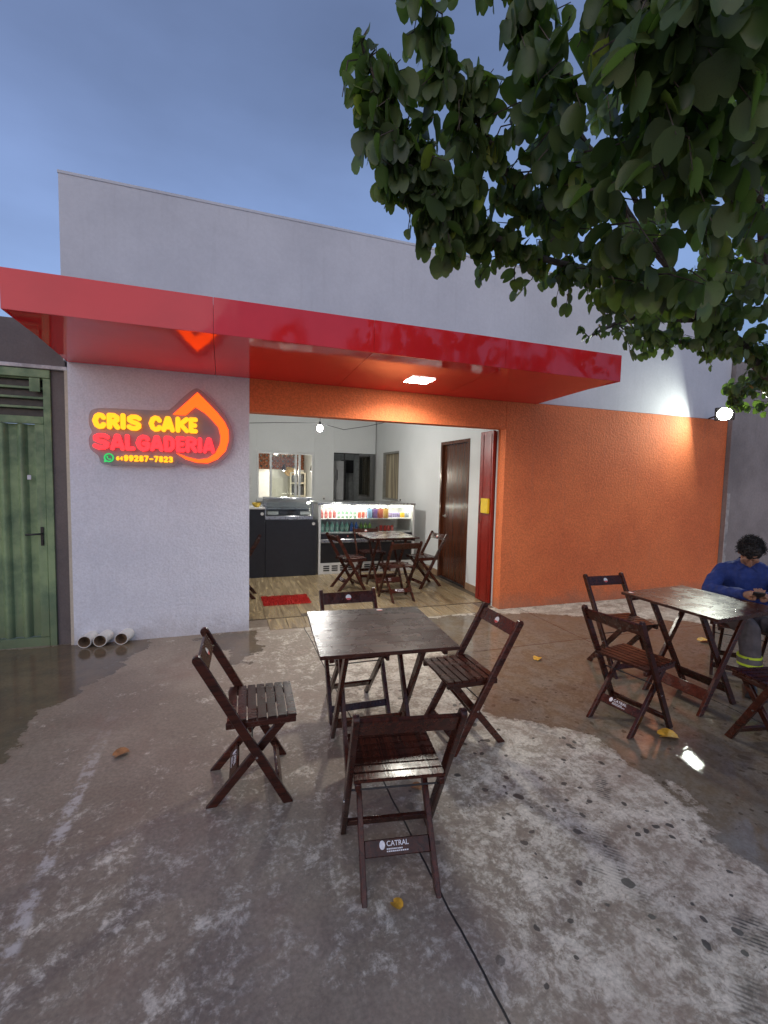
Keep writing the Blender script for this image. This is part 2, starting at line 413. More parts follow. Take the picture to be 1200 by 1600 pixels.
    t.l(t.rng(deep, 0, 1, .16, .02), rm2.inputs[3]); t.set('Roughness', rm2.outputs[0])
    h = t.math('ADD', t.math('MULTIPLY', fin, .5), t.math('ADD', t.math('MULTIPLY', blot, .6), t.math('MULTIPLY', jn, -1.5)))
    b1 = t.bump(h, t.rng(film, 0, 1, .42, .05), .006)
    b2 = t.n('Bump'); b2.inputs['Distance'].default_value = .006; b2.inputs['Strength'].default_value = .10
    t.l(t.noise(p, 3.2, 3), b2.inputs['Height']); t.l(b1, b2.inputs['Normal'])
    b3 = t.n('Bump'); b3.inputs['Distance'].default_value = .004; t.l(t.math('MULTIPLY', film, .16), b3.inputs['Strength'])
    t.l(t.noise(p, 42, 3, .6), b3.inputs['Height']); t.l(b2.outputs[0], b3.inputs['Normal']); t.l(b3.outputs[0], t.b.inputs['Normal'])
    t.set('Specular IOR Level', .5)
    return t.m
M['ground'] = mat_ground()
M['led'] = emit('led_diffuser', (1., .98, .93), 30.)
M['flood'] = emit('floodlight_glass', (.95, 1., .88), 60.)
M['bulb'] = emit('bulb_glass', (1., .98, .94), 40.)
M['tube'] = emit('led_tube', (1., .97, .86), 9.)
M['neon_y'] = emit('sign_yellow', (1., .36, .005), 1.15)
M['neon_r'] = emit('sign_red', (1., .024, .032), 1.35)
M['neon_o'] = emit('sign_orange', (1., .062, .003), 1.9)
M['neon_g'] = emit('sign_green', (.03, .72, .16), .5)

# ------------------------------------------------------------------ ground
SL = .014
def gz(y): return SL * (max(min(y, 4.86), -3.) - 4.86)
W1 = [(2.16, 4.75), (2.01, 3.92), (1.85, 3.24), (1.75, 2.74), (1.84, 2.61), (1.99, 2.51), (2.05, 2.41), (2.14, 2.34), (2.23, 2.19), (2.26, 2.04), (2.3, 1.87), (2.29, 1.71), (2.27, 1.57), (2.23, 1.43), (2.21, 1.31), (2.19, 1.19), (2.17, 1.04), (3.0, .4), (5.5, .2), (7., 2.96), (5.9, 3.4), (5.49, 3.7), (4.72, 4.07), (4.05, 4.39), (3.55, 4.6), (3.15, 4.74), (2.61, 4.78)]
W2 = [(-2.6, 4.9), (-1.85, 4.9), (-1.4, 4.9), (-0.85, 4.88), (-0.65, 4.75), (-0.72, 4.51), (-0.79, 4.18), (-0.91, 3.92), (-1.06, 3.71), (-1.18, 3.6), (-1.18, 3.29), (-1.18, 3.02), (-1.3, 2.67), (-2.6, 2.2)]
W3 = [(-0.37, 4.75), (-0.11, 4.86), (0.22, 4.85), (0.29, 4.89), (0.38, 4.73), (0.3, 4.56), (0.4, 4.28), (0.28, 4.16), (0.22, 4.1), (0.11, 3.99), (-0.02, 4.06), (0.06, 4.3), (-0.11, 4.59)]
def sdf(poly, P):
    """signed distance, positive inside"""
    d = np.full(len(P), 1e9); ins = np.zeros(len(P), bool); n = len(poly)
    for i in range(n):
        a = np.array(poly[i]); b = np.array(poly[(i + 1) % n]); ab = b - a
        t = np.clip(((P - a) @ ab) / (ab @ ab), 0, 1)
        d = np.minimum(d, np.hypot(*(P - a - t[:, None] * ab).T))
        c = (a[1] > P[:, 1]) != (b[1] > P[:, 1])
        with np.errstate(divide='ignore', invalid='ignore'):
            xi = (b[0] - a[0]) * (P[:, 1] - a[1]) / (b[1] - a[1] + 1e-12) + a[0]
        ins ^= c & (P[:, 0] < xi)
    return np.where(ins, d, -d)
def ground():
    xs = np.concatenate([[-600, -150, -40, -15, -8, -5], np.arange(-3, 7.5, .025), [8.5, 11, 16, 40, 150, 600]])
    ys = np.concatenate([[-600, -150, -40, -12, -6, -3, -1.5, -.5], np.arange(.2, 4.86, .025), [4.86, 5.2, 8, 14, 30, 100, 600]])
    X, Y = np.meshgrid(xs, ys); P = np.stack([X.ravel(), Y.ravel()], 1)
    Z = np.array([gz(y) for y in ys])[:, None] + 0 * X
    V = np.stack([X, Y, Z], 2).reshape(-1, 3)
    nx, ny = len(xs), len(ys)
    i = np.arange((ny - 1) * (nx - 1)); a = (i // (nx - 1)) * nx + i % (nx - 1)
    F = np.stack([a, a + 1, a + nx + 1, a + nx], 1)
    me = bpy.data.meshes.new('ground'); me.from_pydata(V.tolist(), [], F.tolist())
    near = (np.abs(P[:, 0]) < 9) & (P[:, 1] > -3) & (P[:, 1] < 5)
    wet = np.maximum(np.maximum(sdf(W1, P), sdf(W2, P)), sdf(W3, P)); wet = np.where(near, wet, -1)
    wet = np.clip(wet, -.6, .6)
    wet = wet - .30 * np.clip(np.minimum(sdf([(2.7, 1.1), (2.75, 1.75), (3.2, 2.1), (4.3, 2.2), (4.6, .9)], P) + .25, .5), 0, .5)
    damp = np.clip(1 - (P[:, 0] + .15) / .5, 0, 1) * np.clip((P[:, 1] - 1.2) / 1.6, 0, 1) * .8 + .85 * np.exp(-((P[:, 0] - .2) ** 2 / .35 + (P[:, 1] - 1.15) ** 2 / .10)) + .6 * np.exp(-((P[:, 0] - .75) ** 2 / .25 + (P[:, 1] - 2.3) ** 2 / .5))
    damp = np.maximum(damp, .42 * (P[:, 0] < .82)); damp = np.clip(damp, 0, 1) * near
    drops = np.clip((P[:, 0] - .75) / .25, 0.06, 1) * near * np.clip((4.0 - P[:, 1]) / 1.2, .15, 1)
    shoe = np.zeros(len(P))
    for (x, y, ang, L, Wd, k) in [(2.0, 2.43, 30, .13, .05, .9), (1.95, 1.84, -40, .12, .045, 1.), (1.67, 1.73, 20, .05, .03, .8), (1.64, 1.50, -20, .14, .045, .7), (1.58, 1.33, 10, .12, .05, .45), (1.86, 1.03, -40, .10, .07, 1.), (1.5, 1.43, 40, .045, .03, .9), (1.60, .88, -60, .12, .05, .7)]:
        c, s = math.cos(R(ang)), math.sin(R(ang)); u = (P[:, 0] - x) * c + (P[:, 1] - y) * s; v = -(P[:, 0] - x) * s + (P[:, 1] - y) * c
        shoe = np.maximum(shoe, k * np.clip(1.6 - ((v / L) ** 2 + (u / Wd) ** 2) * 1.2, 0, 1))
    for nme, arr in (('wet', wet), ('damp', damp), ('drops', drops), ('shoe', shoe)):
        at = me.attributes.new(nme, 'FLOAT', 'POINT'); at.data.foreach_set('value', arr.astype(np.float32))
    o = link_mesh('ground', me, M['ground']); tag(o, kind='structure')
ground()

# ------------------------------------------------------------------ shop building
D = 4.86
B = empty('shop_building', (2.9, D, 0), 0, 'low white and orange shop building with a wide open front', 'building')
def bpart(name, mat, *boxes, parent=B, bevel=0):
    m = MB()
    for b in boxes: m.box(*b)
    return m.build(name, mat, parent, bevel)
bpart('white_wall', M['white'], (-1.30, .255, D, 5.01, -.15, 2.585))
bpart('wall_edge', M['cream'], (-1.328, -1.302, D + .012, 5.0, -.15, 2.50))
bpart('lintel', M['orange'], (.257, 3.268, D + .001, 5.012, 2.245, 2.583))
bpart('orange_wall', M['orange'], (3.27, 7.13, D, 5.01, -.15, 2.583))
bpart('parapet', M['parapet'], (-1.33, 7.13, D + .002, 5.012, 2.587, 4.165))
bpart('coping', M['parapet'], (-1.335, 7.13, D - .004, 5.03, 4.167, 4.19))
# rooms behind
bpart('back_wall', M['inside'], (-1.15, .68, 10.17, 10.30, .0, 2.95), (.682, 1.918, 10.17, 10.30, .0, 1.10), (.682, 1.918, 10.17, 10.30, 2.14, 2.95),
      (1.92, 2.36, 10.17, 10.30, 0, 2.95), (2.362, 3.34, 10.17, 10.30, 0, 1.08), (2.362, 3.34, 10.17, 10.30, 2.17, 2.95))
bpart('side_wall', M['inside'], (3.36, 3.50, 5.02, 5.87, 0, 2.95), (3.36, 3.50, 5.872, 6.798, 2.215, 2.95), (3.36, 3.50, 6.80, 8.70, 0, 2.95),
      (3.36, 3.50, 8.702, 9.70, 0, 1.15), (3.36, 3.50, 8.702, 9.70, 2.18, 2.95), (3.36, 3.50, 9.702, 10.30, 0, 2.95))
bpart('far_wall', M['inside'], (-1.28, -1.152, 5.02, 14, 0, 2.95), (-1.15, 5.2, 13.4, 13.5, 0, 2.95))
bpart('inner_front', M['inside'], (-1.15, .254, 5.012, 5.02, 0, 2.95), (.257, 3.268, 5.014, 5.022, 2.245, 2.95), (3.272, 3.358, 5.03, 5.05, 0, 2.95))
bpart('ceiling', M['ceiling'], (-1.3, 7.1, 5.03, 13.6, 2.952, 3.10))
bpart('wall', M['parapet'], (6.98, 7.12, 5.03, 13.6, 0, 2.94), (5.2, 5.3, 10.3, 13.4, 0, 2.95))
for y0, y1 in ((5.36, 5.865), (6.81, 10.165)):
    bpart('skirting', M['skirting'], (3.347, 3.358, y0, y1, .02, .12))
# tiled kitchen wall with a strip of pierced terracotta blocks above
kw = bpart('kitchen_wall', M['tile_wall'], (-.5, 2.50, 12.98, 13.1, 0, 1.80))
tb = plain('terracotta', (.30, .105, .05), .8, 0, .25, 20)
m = MB()
for i in range(16):
    for j in range(3):
        x0 = .2 + i * .145; z0 = 1.81 + j * .145
        for a in range(6):      # ring of each pierced block
            t0, t1 = a * math.pi / 3, (a + 1) * math.pi / 3
            cx, cz = x0 + .07, z0 + .07
            m.beam((cx + .055 * math.cos(t0), 13.0, cz + .055 * math.sin(t0)), (cx + .055 * math.cos(t1), 13.0, cz + .055 * math.sin(t1)), (0, 1, 0), .1, .030)
        m.box(x0 - .002, x0 + .014, 12.97, 13.05, z0, z0 + .14); m.box(x0, x0 + .14, 12.97, 13.05, z0 - .006, z0 + .012)
tag(m.build('pierced_block', tb, B), kind='stuff')
bpart('kitchen_partition', M['inside'], (2.15, 2.20, 10.31, 12.97, 0, 2.94))
gw = MB()
for i in range(16): gw.box(2.21 + i * .19, 2.21 + i * .19 + .186, 12.0, 12.02 + .003 * (i % 2), 0, 2.94)
gwm = plain('grey_lining_boards', (.36, .38, .38), .5, 0, .15)
tag(gw.build('lining_board', gwm, B), kind='stuff')
# windows
def frame(name, mat, parent, x0, x1, z0, z1, y, t, d, mull=()):
    m = MB(); m.box(x0, x0 + t, y, y + d, z0, z1).box(x1 - t, x1, y, y + d, z0, z1).box(x0 + t, x1 - t, y, y + d, z0, z0 + t).box(x0 + t, x1 - t, y, y + d, z1 - t, z1)
    for a in mull: m.box(a - t / 2, a + t / 2, y + .003, y + d - .003, z0 + t, z1 - t)
    return m.build(name, mat, parent, .002)
kwin = frame('kitchen_window', M['alu'], B, .683, 1.917, 1.102, 2.138, 10.19, .045, .06, (.98, 1.52, 1.60))
MB().box(.98, 1.52, 10.215, 10.219, 1.15, 2.09).build('pane', M['glass'], kwin, smooth=False)
cwin = frame('corner_window', M['dark'], B, 2.364, 3.338, 1.082, 2.168, 10.2, .018, .05, (2.62,))
MB().box(2.95, 3.33, 10.16, 10.168, 1.085, 2.165).build('pane', M['grey_glass'], cwin, smooth=False)
sw = MB(); sw.box(3.37, 3.43, 8.704, 8.74, 1.152, 2.178).box(3.37, 3.43, 9.66, 9.698, 1.152, 2.178).box(3.37, 3.43, 8.74, 9.66, 1.152, 1.19).box(3.37, 3.43, 8.74, 9.66, 2.14, 2.178)
swin = sw.build('side_window', plain('grey_frame', (.25, .25, .23), .4), B)
cu = MB(); cmt = NT('beige_curtain'); cmt.set('Base Color', cmt.mix(cmt.rng(cmt.noise(cmt.geo((14, 14, .4)), 1.0, 4), .4, .6), (.46, .41, .29), (.20, .17, .12))); cmt.set('Roughness', .85); cm = cmt.m
pts = [(3.46 + .03 * math.sin(k * .9), 8.72 + k * .0235) for k in range(42)]
for k in range(41): cu.add([(pts[k][0], pts[k][1], 1.15), (pts[k + 1][0], pts[k + 1][1], 1.15), (pts[k + 1][0], pts[k + 1][1], 2.18), (pts[k][0], pts[k][1], 2.18)], [(0, 1, 2, 3)])
cu.build('curtain', cm, swin)
# wooden side door
dr = bpart('door', M['door_wood'], (3.40, 3.44, 5.925, 6.745, .025, 2.16), bevel=.003)
bpart('door_frame', M['door_wood'], (3.352, 3.48, 5.872, 5.92, .02, 2.213), (3.352, 3.48, 6.75, 6.798, .02, 2.213), (3.352, 3.48, 5.92, 6.75, 2.165, 2.213), parent=dr)
bpart('threshold', M['dark'], (3.35, 3.40, 5.92, 6.75, .021, .035), parent=dr)
m = MB(); m.lathe([(.025, 0), (.025, .012)], (3.40, 6.66, 1.03), 12, Matrix.Rotation(R(-90), 3, 'Y')); m.tube([(3.39, 6.66, 1.03), (3.36, 6.66, 1.03), (3.355, 6.62, 1.03), (3.355, 6.55, 1.03)], .009)
m.build('handle', M['steel'], dr)
# outlets on the back wall
for x, y, face in ((2.14, 10.158, 0), (3.348, 8.52, 1)):
    m = MB()
    if face == 0: m.box(x - .03, x + .03, y, y + .011, 1.10, 1.20)
    else: m.box(x, x + .011, y - .03, y + .03, 1.16, 1.26)
    q = m.build('outlet', M['white_plain'], B, .003); m = MB()
    if face == 0: m.box(x - .012, x + .012, y - .02, y - .001, 1.115, 1.15)
    else: m.box(x - .02, x - .001, y - .012, y + .012, 1.175, 1.21)
    m.build('plug', M['black'], q, .003)
pp = MB().box(.40, .58, 10.163, 10.168, 1.22, 1.66).build('wall_notice', plain('paper', (.72, .73, .72), .8), None)
tag(pp, 'white paper notice on the back wall left of the kitchen window', 'notice')

# interior floor: wood-look planks, with a sloped strip of tiles at the doorway
fl = MB().box(-1.15, 3.36, 5.16, 10.17, .004, .016).build('interior_floor', plain('floor_grout', (.10, .075, .05), .8), None)
tag(fl, kind='structure')
me = MB().box(-.0985, .0985, -.598, .598, -.004, .004).mesh('floor_plank', .0015)
k = 0
for i in range(23):
    x = -1.05 + i * .2
    y = 5.16 + .6 - (i * .47) % 1.2
    while y - .6 < 10.1:
        y0, y1 = max(y - .598, 5.165), min(y + .598, 10.16)
        if y1 - y0 > .12 and x > -.3 - (y - 5) * .02 and x + .1 < 3.36:
            o = link_mesh('floor_plank', me, M['plank'], fl, False)
            o.location = Vector((x, (y0 + y1) / 2, .0165)) - wl(fl); o.scale = (1, (y1 - y0) / 1.196, 1)
        y += 1.2
th = MB().add([(.26, 4.80, -.006), (3.25, 4.80, -.006), (3.25, 5.16, .010), (.26, 5.16, .010), (.26, 4.80, -.03), (3.25, 4.80, -.03), (3.25, 5.16, -.03), (.26, 5.16, -.03)],
     [(0, 1, 2, 3), (0, 4, 5, 1), (1, 5, 6, 2), (2, 6, 7, 3), (3, 7, 4, 0)]).build('doorway_ramp', plain('ramp_mortar', (.16, .12, .09), .8), None)
tag(th, kind='structure')
tm = MB().box(-.097, .097, -.165, .165, -.003, .003).mesh('ramp_tile', .001)
ml_ = plain('ramp_tile_wood_look', (.36, .29, .19), .35, 0, .3, 26)
for i in range(14):
    if i == 0: continue
    o = link_mesh('ramp_tile', tm, M['plank'], th, False); o.location = Vector((.36 + i * .2, 4.975, .0075)) - wl(th); o.rotation_euler.x = R(2.5)

# ------------------------------------------------------------------ canopy
C0, C1, CY, CZ = -1.31, 3.71, 3.59, 2.61
cano = empty('canopy', (1.2, 4.2, 2.6), 0, 'long glossy red panel canopy over the shop front', 'canopy')
fj = [C0, -.06, 1.15, 2.38, C1]
for a, b in zip(fj, fj[1:]): MB().box(a + .001, b - .001, CY, CY + .012, CZ, 2.865 + rng.uniform(-.001, .001)).build('fascia_panel', M['acm'], cano, .002, 2)
MB().box(C1 - .012, C1, CY + .013, D - .002, CZ, 2.865).build('side_panel', M['acm'], cano, .002)
MB().box(C0, C0 + .012, CY + .013, D - .002, CZ, 2.865).build('side_panel', M['acm'], cano, .002)
js = [C0 + .013, -.06, 1.15, 2.38, C1 - .013]
for a, b in zip(js, js[1:]):
    mm_ = MB().box(a + .0015, b - .0015, CY + .014, D - .003, 0, .008); mm_.v = [(x, y, z + 2.622 - (y - CY) * (.049 / 1.27)) for x, y, z in mm_.v]; mm_.build('soffit_panel', M['acm'], cano, .0008)
MB().box(C0 + .013, C1 - .013, CY + .014, D - .003, 2.635, 2.65).build('soffit_backing', M['black'], cano)
MB().box(C0 + .02, C1 - .02, CY + .02, D - .003, 2.80, 2.82).build('canopy_roof', M['alu'], cano)
def area(name, parent, loc, rot, size, power, colr, spread=180, size_y=None):
    l = bpy.data.lights.new(name, 'AREA'); l.energy = power; l.color = colr; l.size = size; l.spread = R(spread)
    l.shape = 'RECTANGLE'; l.size_y = size_y or size
    o = bpy.data.objects.new(name, l); col.objects.link(o); o.parent = parent; o.location = loc; o.rotation_euler = rot
    return o
led = empty('panel_light', (1.86, 4.32, CZ - .0165), 0, 'square white LED light mounted under the red canopy', 'light')
MB().box(-.135, .135, -.135, .135, 0, .006).build('housing', M['white_plain'], led, .003, world=False)
MB().box(-.122, .122, -.122, .122, -.004, -.001).build('diffuser', M['led'], led, world=False)
area('panel_lamp', led, (0, 0, -.010), (0, 0, 0), .23, 15, (1., .95, .82), 150)

# ------------------------------------------------------------------ lit sign
OUT = [(-1.096, 2.169), (-1.008, 2.185), (-0.751, 2.186), (-0.496, 2.194), (-0.455, 2.214), (-0.357, 2.326), (-0.259, 2.416), (-0.23, 2.424), (-0.202, 2.416), (-0.131, 2.359), (-0.044, 2.274), (0.044, 2.165), (0.088, 2.074), (0.106, 1.966), (0.088, 1.856), (0.028, 1.76), (-0.061, 1.694), (-0.163, 1.671), (-0.278, 1.68), (-0.363, 1.708), (-0.397, 1.722), (-0.419, 1.683), (-0.447, 1.672), (-0.824, 1.671), (-1.017, 1.672), (-1.048, 1.693), (-1.056, 1.75), (-1.078, 1.771), (-1.122, 1.805), (-1.136, 1.876), (-1.125, 1.933), (-1.1, 1.963), (-1.124, 2.004), (-1.132, 2.074), (-1.121, 2.139)]
DO = [(-0.439, 2.16), (-0.224, 2.382), (-0.131, 2.291), (-0.045, 2.202), (0.021, 2.117), (0.055, 2.042), (0.058, 1.948), (0.028, 1.838), (-0.046, 1.757), (-0.134, 1.715), (-0.235, 1.717), (-0.334, 1.747), (-0.418, 1.804)]
DI = [(-0.32, 1.768), (-0.22, 1.746), (-0.134, 1.762), (-0.068, 1.811), (-0.024, 1.898), (-0.016, 1.976), (-0.038, 2.067), (-0.103, 2.14), (-0.16, 2.194), (-0.243, 2.244), (-0.328, 2.163)]
SG = empty('shop_sign', (-.52, 4.82, 1.67), 0, 'lit cloud-shaped sign with yellow and red lettering and an orange drop', 'sign')
def smooth2(poly, it=2):
    for _ in range(it):
        n = len(poly); poly = [q for i in range(n) for q in ((poly[i][0] * .75 + poly[(i + 1) % n][0] * .25, poly[i][1] * .75 + poly[(i + 1) % n][1] * .25), (poly[i][0] * .25 + poly[(i + 1) % n][0] * .75, poly[i][1] * .25 + poly[(i + 1) % n][1] * .75))]
    return poly
def xz(poly, y0, y1, name, mat, parent):
    return MB().prism(poly, lambda a, b: (a, y0, b), lambda a, b: (a, y1, b)).build(name, mat, parent, smooth=False)
SY = 4.80
def mat_acrylic():
    t = NT('smoky_acrylic'); tr = t.n('BsdfTransparent'); tr.inputs[0].default_value = (.85, .83, .84, 1); mx = t.n('MixShader'); mx.inputs[0].default_value = .45
    t.set('Base Color', (.40, .39, .42)); t.set('Roughness', .3)
    t.l(t.b.outputs[0], mx.inputs[1]); t.l(tr.outputs[0], mx.inputs[2]); t.l(mx.outputs[0], t.out.inputs[0]); return t.m
xz(smooth2(OUT), SY, SY + .010, 'backing_panel', mat_acrylic(), SG)
for x, z in ((-1.05, 2.1), (-.2, 2.35), (.05, 1.9), (-.98, 1.72)):
    MB().tube([(x, SY + .011, z), (x, D + .003, z)], .010).build('standoff', M['steel'], SG)
def dropring():
    o = [DO[0]] + [DO[1]] + smooth2(DO[2:], 0); i = DI[::-1]
    pol = DO + DI
    return pol
xz(dropring(), SY - .022, SY - .004, 'drop_outline', M['neon_o'], SG)
FONT = {
 'C': [[(1, .80), (.82, .96), (.5, 1), (.2, .87), (0, .5), (.2, .13), (.5, 0), (.82, .04), (1, .2)]],
 'R': [[(0, 0), (0, 1)], [(0, 1), (.6, 1), (.95, .86), (.95, .64), (.6, .48), (0, .48)], [(.45, .48), (1, 0)]],
 'I': [[(.5, 0), (.5, 1)]],
 'S': [[(1, .88), (.75, 1), (.3, 1), (.05, .86), (.05, .68), (.3, .55), (.7, .47), (.95, .34), (.95, .15), (.7, 0), (.25, 0), (0, .12)]],
 'A': [[(0, 0), (.42, 1), (.58, 1), (1, 0)], [(.2, .25), (.8, .25)]],
 'K': [[(0, 0), (0, 1)], [(1, 1), (.1, .45)], [(.3, .55), (1, 0)]],
 'E': [[(1, 1), (0, 1), (0, 0), (1, 0)], [(0, .5), (.85, .5)]],
 'L': [[(0, 1), (0, 0), (1, 0)]],
 'G': [[(1, .82), (.8, .97), (.5, 1), (.18, .85), (0, .5), (.18, .15), (.5, 0), (.82, .04), (1, .2), (1, .45), (.6, .45)]],
 'D': [[(0, 0), (0, 1), (.5, 1), (.9, .8), (1, .5), (.9, .2), (.5, 0), (0, 0)]],
 '6': [[(.9, .9), (.6, 1), (.2, .8), (0, .4), (.15, .08), (.5, 0), (.85, .1), (1, .32), (.85, .52), (.5, .58), (.1, .45)]],
 '4': [[(.75, 0), (.75, 1), (0, .32), (1, .32)]],
 '9': [[(.1, .1), (.4, 0), (.8, .2), (1, .6), (.85, .92), (.5, 1), (.15, .9), (0, .68), (.15, .48), (.5, .42), (.9, .55)]],
 '2': [[(0, .8), (.2, .98), (.6, 1), (.95, .84), (.95, .62), (0, 0), (1, 0)]],
 '8': [[(.5, .54), (.12, .68), (.12, .9), (.5, 1), (.88, .9), (.88, .68), (.5, .54), (.05, .36), (.05, .1), (.5, 0), (.95, .1), (.95, .36), (.5, .54)]],
 '7': [[(0, 1), (1, 1), (.35, 0)]],
 '3': [[(0, .9), (.4, 1), (.9, .9), (.9, .64), (.4, .54), (.95, .4), (.95, .1), (.5, 0), (0, .1)]],
 '-': [[(.1, .45), (.9, .45)]],
}
def glyph(ch, x0, z1, x1, z0, r, mat, parent, y=SY - .005, dep=.016):
    m = MB(); n = 10; i = 0
    def P(p): return Vector((x0 + r + p[0] * (x1 - x0 - 2 * r), 0, z0 + r + p[1] * (z1 - z0 - 2 * r)))
    for st in FONT[ch]:
        for a, b in zip(st, st[1:]):
            A, Bq = P(a), P(b); d = Bq - A
            an = math.atan2(d.z, d.x); poly = []
            for k in range(n + 1): t = an + math.pi / 2 + math.pi * k / n; poly.append((A.x + r * math.cos(t), A.z + r * math.sin(t)))
            for k in range(n + 1): t = an - math.pi / 2 + math.pi * k / n; poly.append((Bq.x + r * math.cos(t), Bq.z + r * math.sin(t)))
            dd = dep + i * .0002; i += 1
            m.prism(poly, lambda u, v: (u, y, v), lambda u, v: (u, y - dd, v))
    return m.build('letter', mat, parent, smooth=False)
L1 = [('C', -1.094, 2.136, -.986, 1.991), ('R', -.981, 2.138, -.877, 1.992), ('I', -.874, 2.142, -.830, 1.995), ('S', -.823, 2.135, -.701, 1.991), ('C', -.643, 2.138, -.533, 1.991), ('A', -.538, 2.139, -.423, 1.992), ('K', -.417, 2.141, -.300, 1.992), ('E', -.302, 2.142, -.222, 1.993)]
L2 = [('S', -1.094, 1.952, -.961, 1.809), ('A', -.959, 1.953, -.841, 1.806), ('L', -.838, 1.955, -.756, 1.809), ('G', -.751, 1.956, -.634, 1.806), ('A', -.634, 1.956, -.521, 1.811), ('D', -.517, 1.956, -.42, 1.81), ('E', -.414, 1.958, -.334, 1.811), ('R', -.33, 1.957, -.227, 1.809), ('I', -.227, 1.957, -.181, 1.811), ('A', -.179, 1.958, -.068, 1.809)]
for a in L1: glyph(*a, .0205, M['neon_y'], SG, SY - .024)
for a in L2: glyph(*a, .0180, M['neon_r'], SG, SY - .024)
for k, ch in enumerate('64'): glyph(ch, -.916 + k * .029, 1.753, -.916 + k * .029 + .025, 1.716, .0042, M['neon_y'], SG)
for k, ch in enumerate('99287-7823'): glyph(ch, -.854 + k * .0415, 1.768, -.854 + k * .0415 + .037, 1.710, .0072, M['neon_y'], SG)
# round green chat icon with a handset
ix, iz, ir = -.975, 1.738, .040
ring = MB(); n = 28
for k in range(n):
    a0, a1 = 2 * math.pi * k / n, 2 * math.pi * (k + 1) / n
    ring.prism([(ix + ir * math.cos(a0), iz + ir * math.sin(a0)), (ix + ir * math.cos(a1), iz + ir * math.sin(a1)), (ix + ir * .74 * math.cos(a1), iz + ir * .74 * math.sin(a1)), (ix + ir * .74 * math.cos(a0), iz + ir * .74 * math.sin(a0))], lambda u, v: (u, SY - .004, v), lambda u, v: (u, SY - .012, v))
ring.prism([(ix - .040, iz - .042), (ix - .012, iz - .036), (ix - .034, iz - .014)], lambda u, v: (u, SY - .004, v), lambda u, v: (u, SY - .0122, v))
ic = ring.build('chat_icon', M['neon_g'], SG, smooth=False)
hs = MB()
for k in range(6):
    a0 = R(150 + k * 25); a1 = R(150 + (k + 1) * 25); rr = .020; cx, cz = ix + .006, iz + .006; wd = .006 + .004 * abs(k - 2.5) / 2.5
    hs.prism([(cx + (rr - wd / 2) * math.cos(a0), cz + (rr - wd / 2) * math.sin(a0)), (cx + (rr + wd / 2) * math.cos(a0), cz + (rr + wd / 2) * math.sin(a0)), (cx + (rr + wd / 2) * math.cos(a1), cz + (rr + wd / 2) * math.sin(a1)), (cx + (rr - wd / 2) * math.cos(a1), cz + (rr - wd / 2) * math.sin(a1))], lambda u, v: (u, SY - .004, v), lambda u, v: (u, SY - .0115, v))
hs.build('handset', M['neon_g'], ic, smooth=False)

# ------------------------------------------------------------------ neighbours
nw = empty('neighbour_wall', (-3.2, 4.93, 0), 0, 'dark grey cement wall around the green metal door', 'wall')
bpart('wall', M['grey_wall'], (-1.442, -1.33, 4.92, 5.08, -.2, 2.52), (-9., -2.40, 4.92, 5.08, -.2, 2.52), (-9., -1.335, 4.92, 5.08, 2.532, 2.92), parent=nw)
bpart('ledge', plain('white_ledge', (.50, .48, .49), .8, 0, .3, 12, .5), (-9., -1.31, 4.885, 5.07, 2.500, 2.534), parent=nw, bevel=.004)
gd = empty('metal_door', (-1.92, 4.95, -.05), 0, 'weathered green metal door with ribbed panel and louvre slots', 'door')
bpart('frame', M['green'], (-1.50, -1.443, 4.90, 4.99, -.08, 2.42), (-2.40, -2.345, 4.90, 4.99, -.08, 2.42), (-2.40, -1.443, 4.895, 4.99, 2.422, 2.495), parent=gd, bevel=.004)
bpart('rail', M['green'], (-2.34, -1.505, 4.915, 4.965, 2.02, 2.085), parent=gd, bevel=.003)
bpart('rail', M['green'], (-2.34, -1.505, 4.915, 4.965, -.03, .08), parent=gd, bevel=.003)
bpart('stile', M['green'], (-1.575, -1.505, 4.918, 4.962, .082, 2.018), parent=gd, bevel=.003)
bpart('stile', M['green'], (-2.34, -2.27, 4.918, 4.962, .082, 2.018), parent=gd, bevel=.003)
for k in range(4):
    bpart('louvre_slat', M['green'], (-2.34, -1.505, 4.93, 4.97, 2.155 + k * .085, 2.175 + k * .085), parent=gd, bevel=.002)
bpart('louvre_back', M['black'], (-2.34, -1.505, 4.985, 4.99, 2.09, 2.42), parent=gd)
bpart('latch_plate', M['green'], (-1.60, -1.52, 4.90, 4.914, 2.30, 2.42), parent=gd, bevel=.002)
rb = MB(); xs = np.linspace(-2.268, -1.577, 85)
prof = [(float(x), 4.956 - .034 * max(-.25, math.sin((x + 2.27) / .138 * 2 * math.pi)) ) for x in xs]
rb.add([(x, y, .083) for x, y in prof] + [(x, y, 2.017) for x, y in prof], [(i, i + 1, 86 + i, 85 + i) for i in range(84)])
rb.build('ribbed_panel', M['green'], gd)
m = MB(); m.box(-1.552, -1.528, 4.908, 4.917, .93, 1.10); m.tube([(-1.54, 4.91, 1.04), (-1.54, 4.87, 1.04), (-1.555, 4.862, 1.04), (-1.65, 4.862, 1.035)], .009); m.box(-1.549, -1.531, 4.90, 4.909, .945, .985)
m.build('handle', M['black'], gd, .002)
bpart('number_tag', plain('tag_white', (.6, .62, .68), .5), (-1.640, -1.612, 4.915, 4.9185, 1.525, 1.565), parent=gd)
rw = empty('grey_wall', (9., 4.85, 0), 0, 'tall stained grey cement wall at the right of the orange wall', 'wall')
bpart('wall', M['grey_wall2'], (7.14, 14., 4.80, 5.05, -.2, 3.45), parent=rw)
bpart('plaster_edge', plain('pale_plaster', (.33, .31, .29), .85, 0, .3, 10, .6), (7.134, 7.20, 4.792, 4.799, -.1, 1.50), parent=rw)
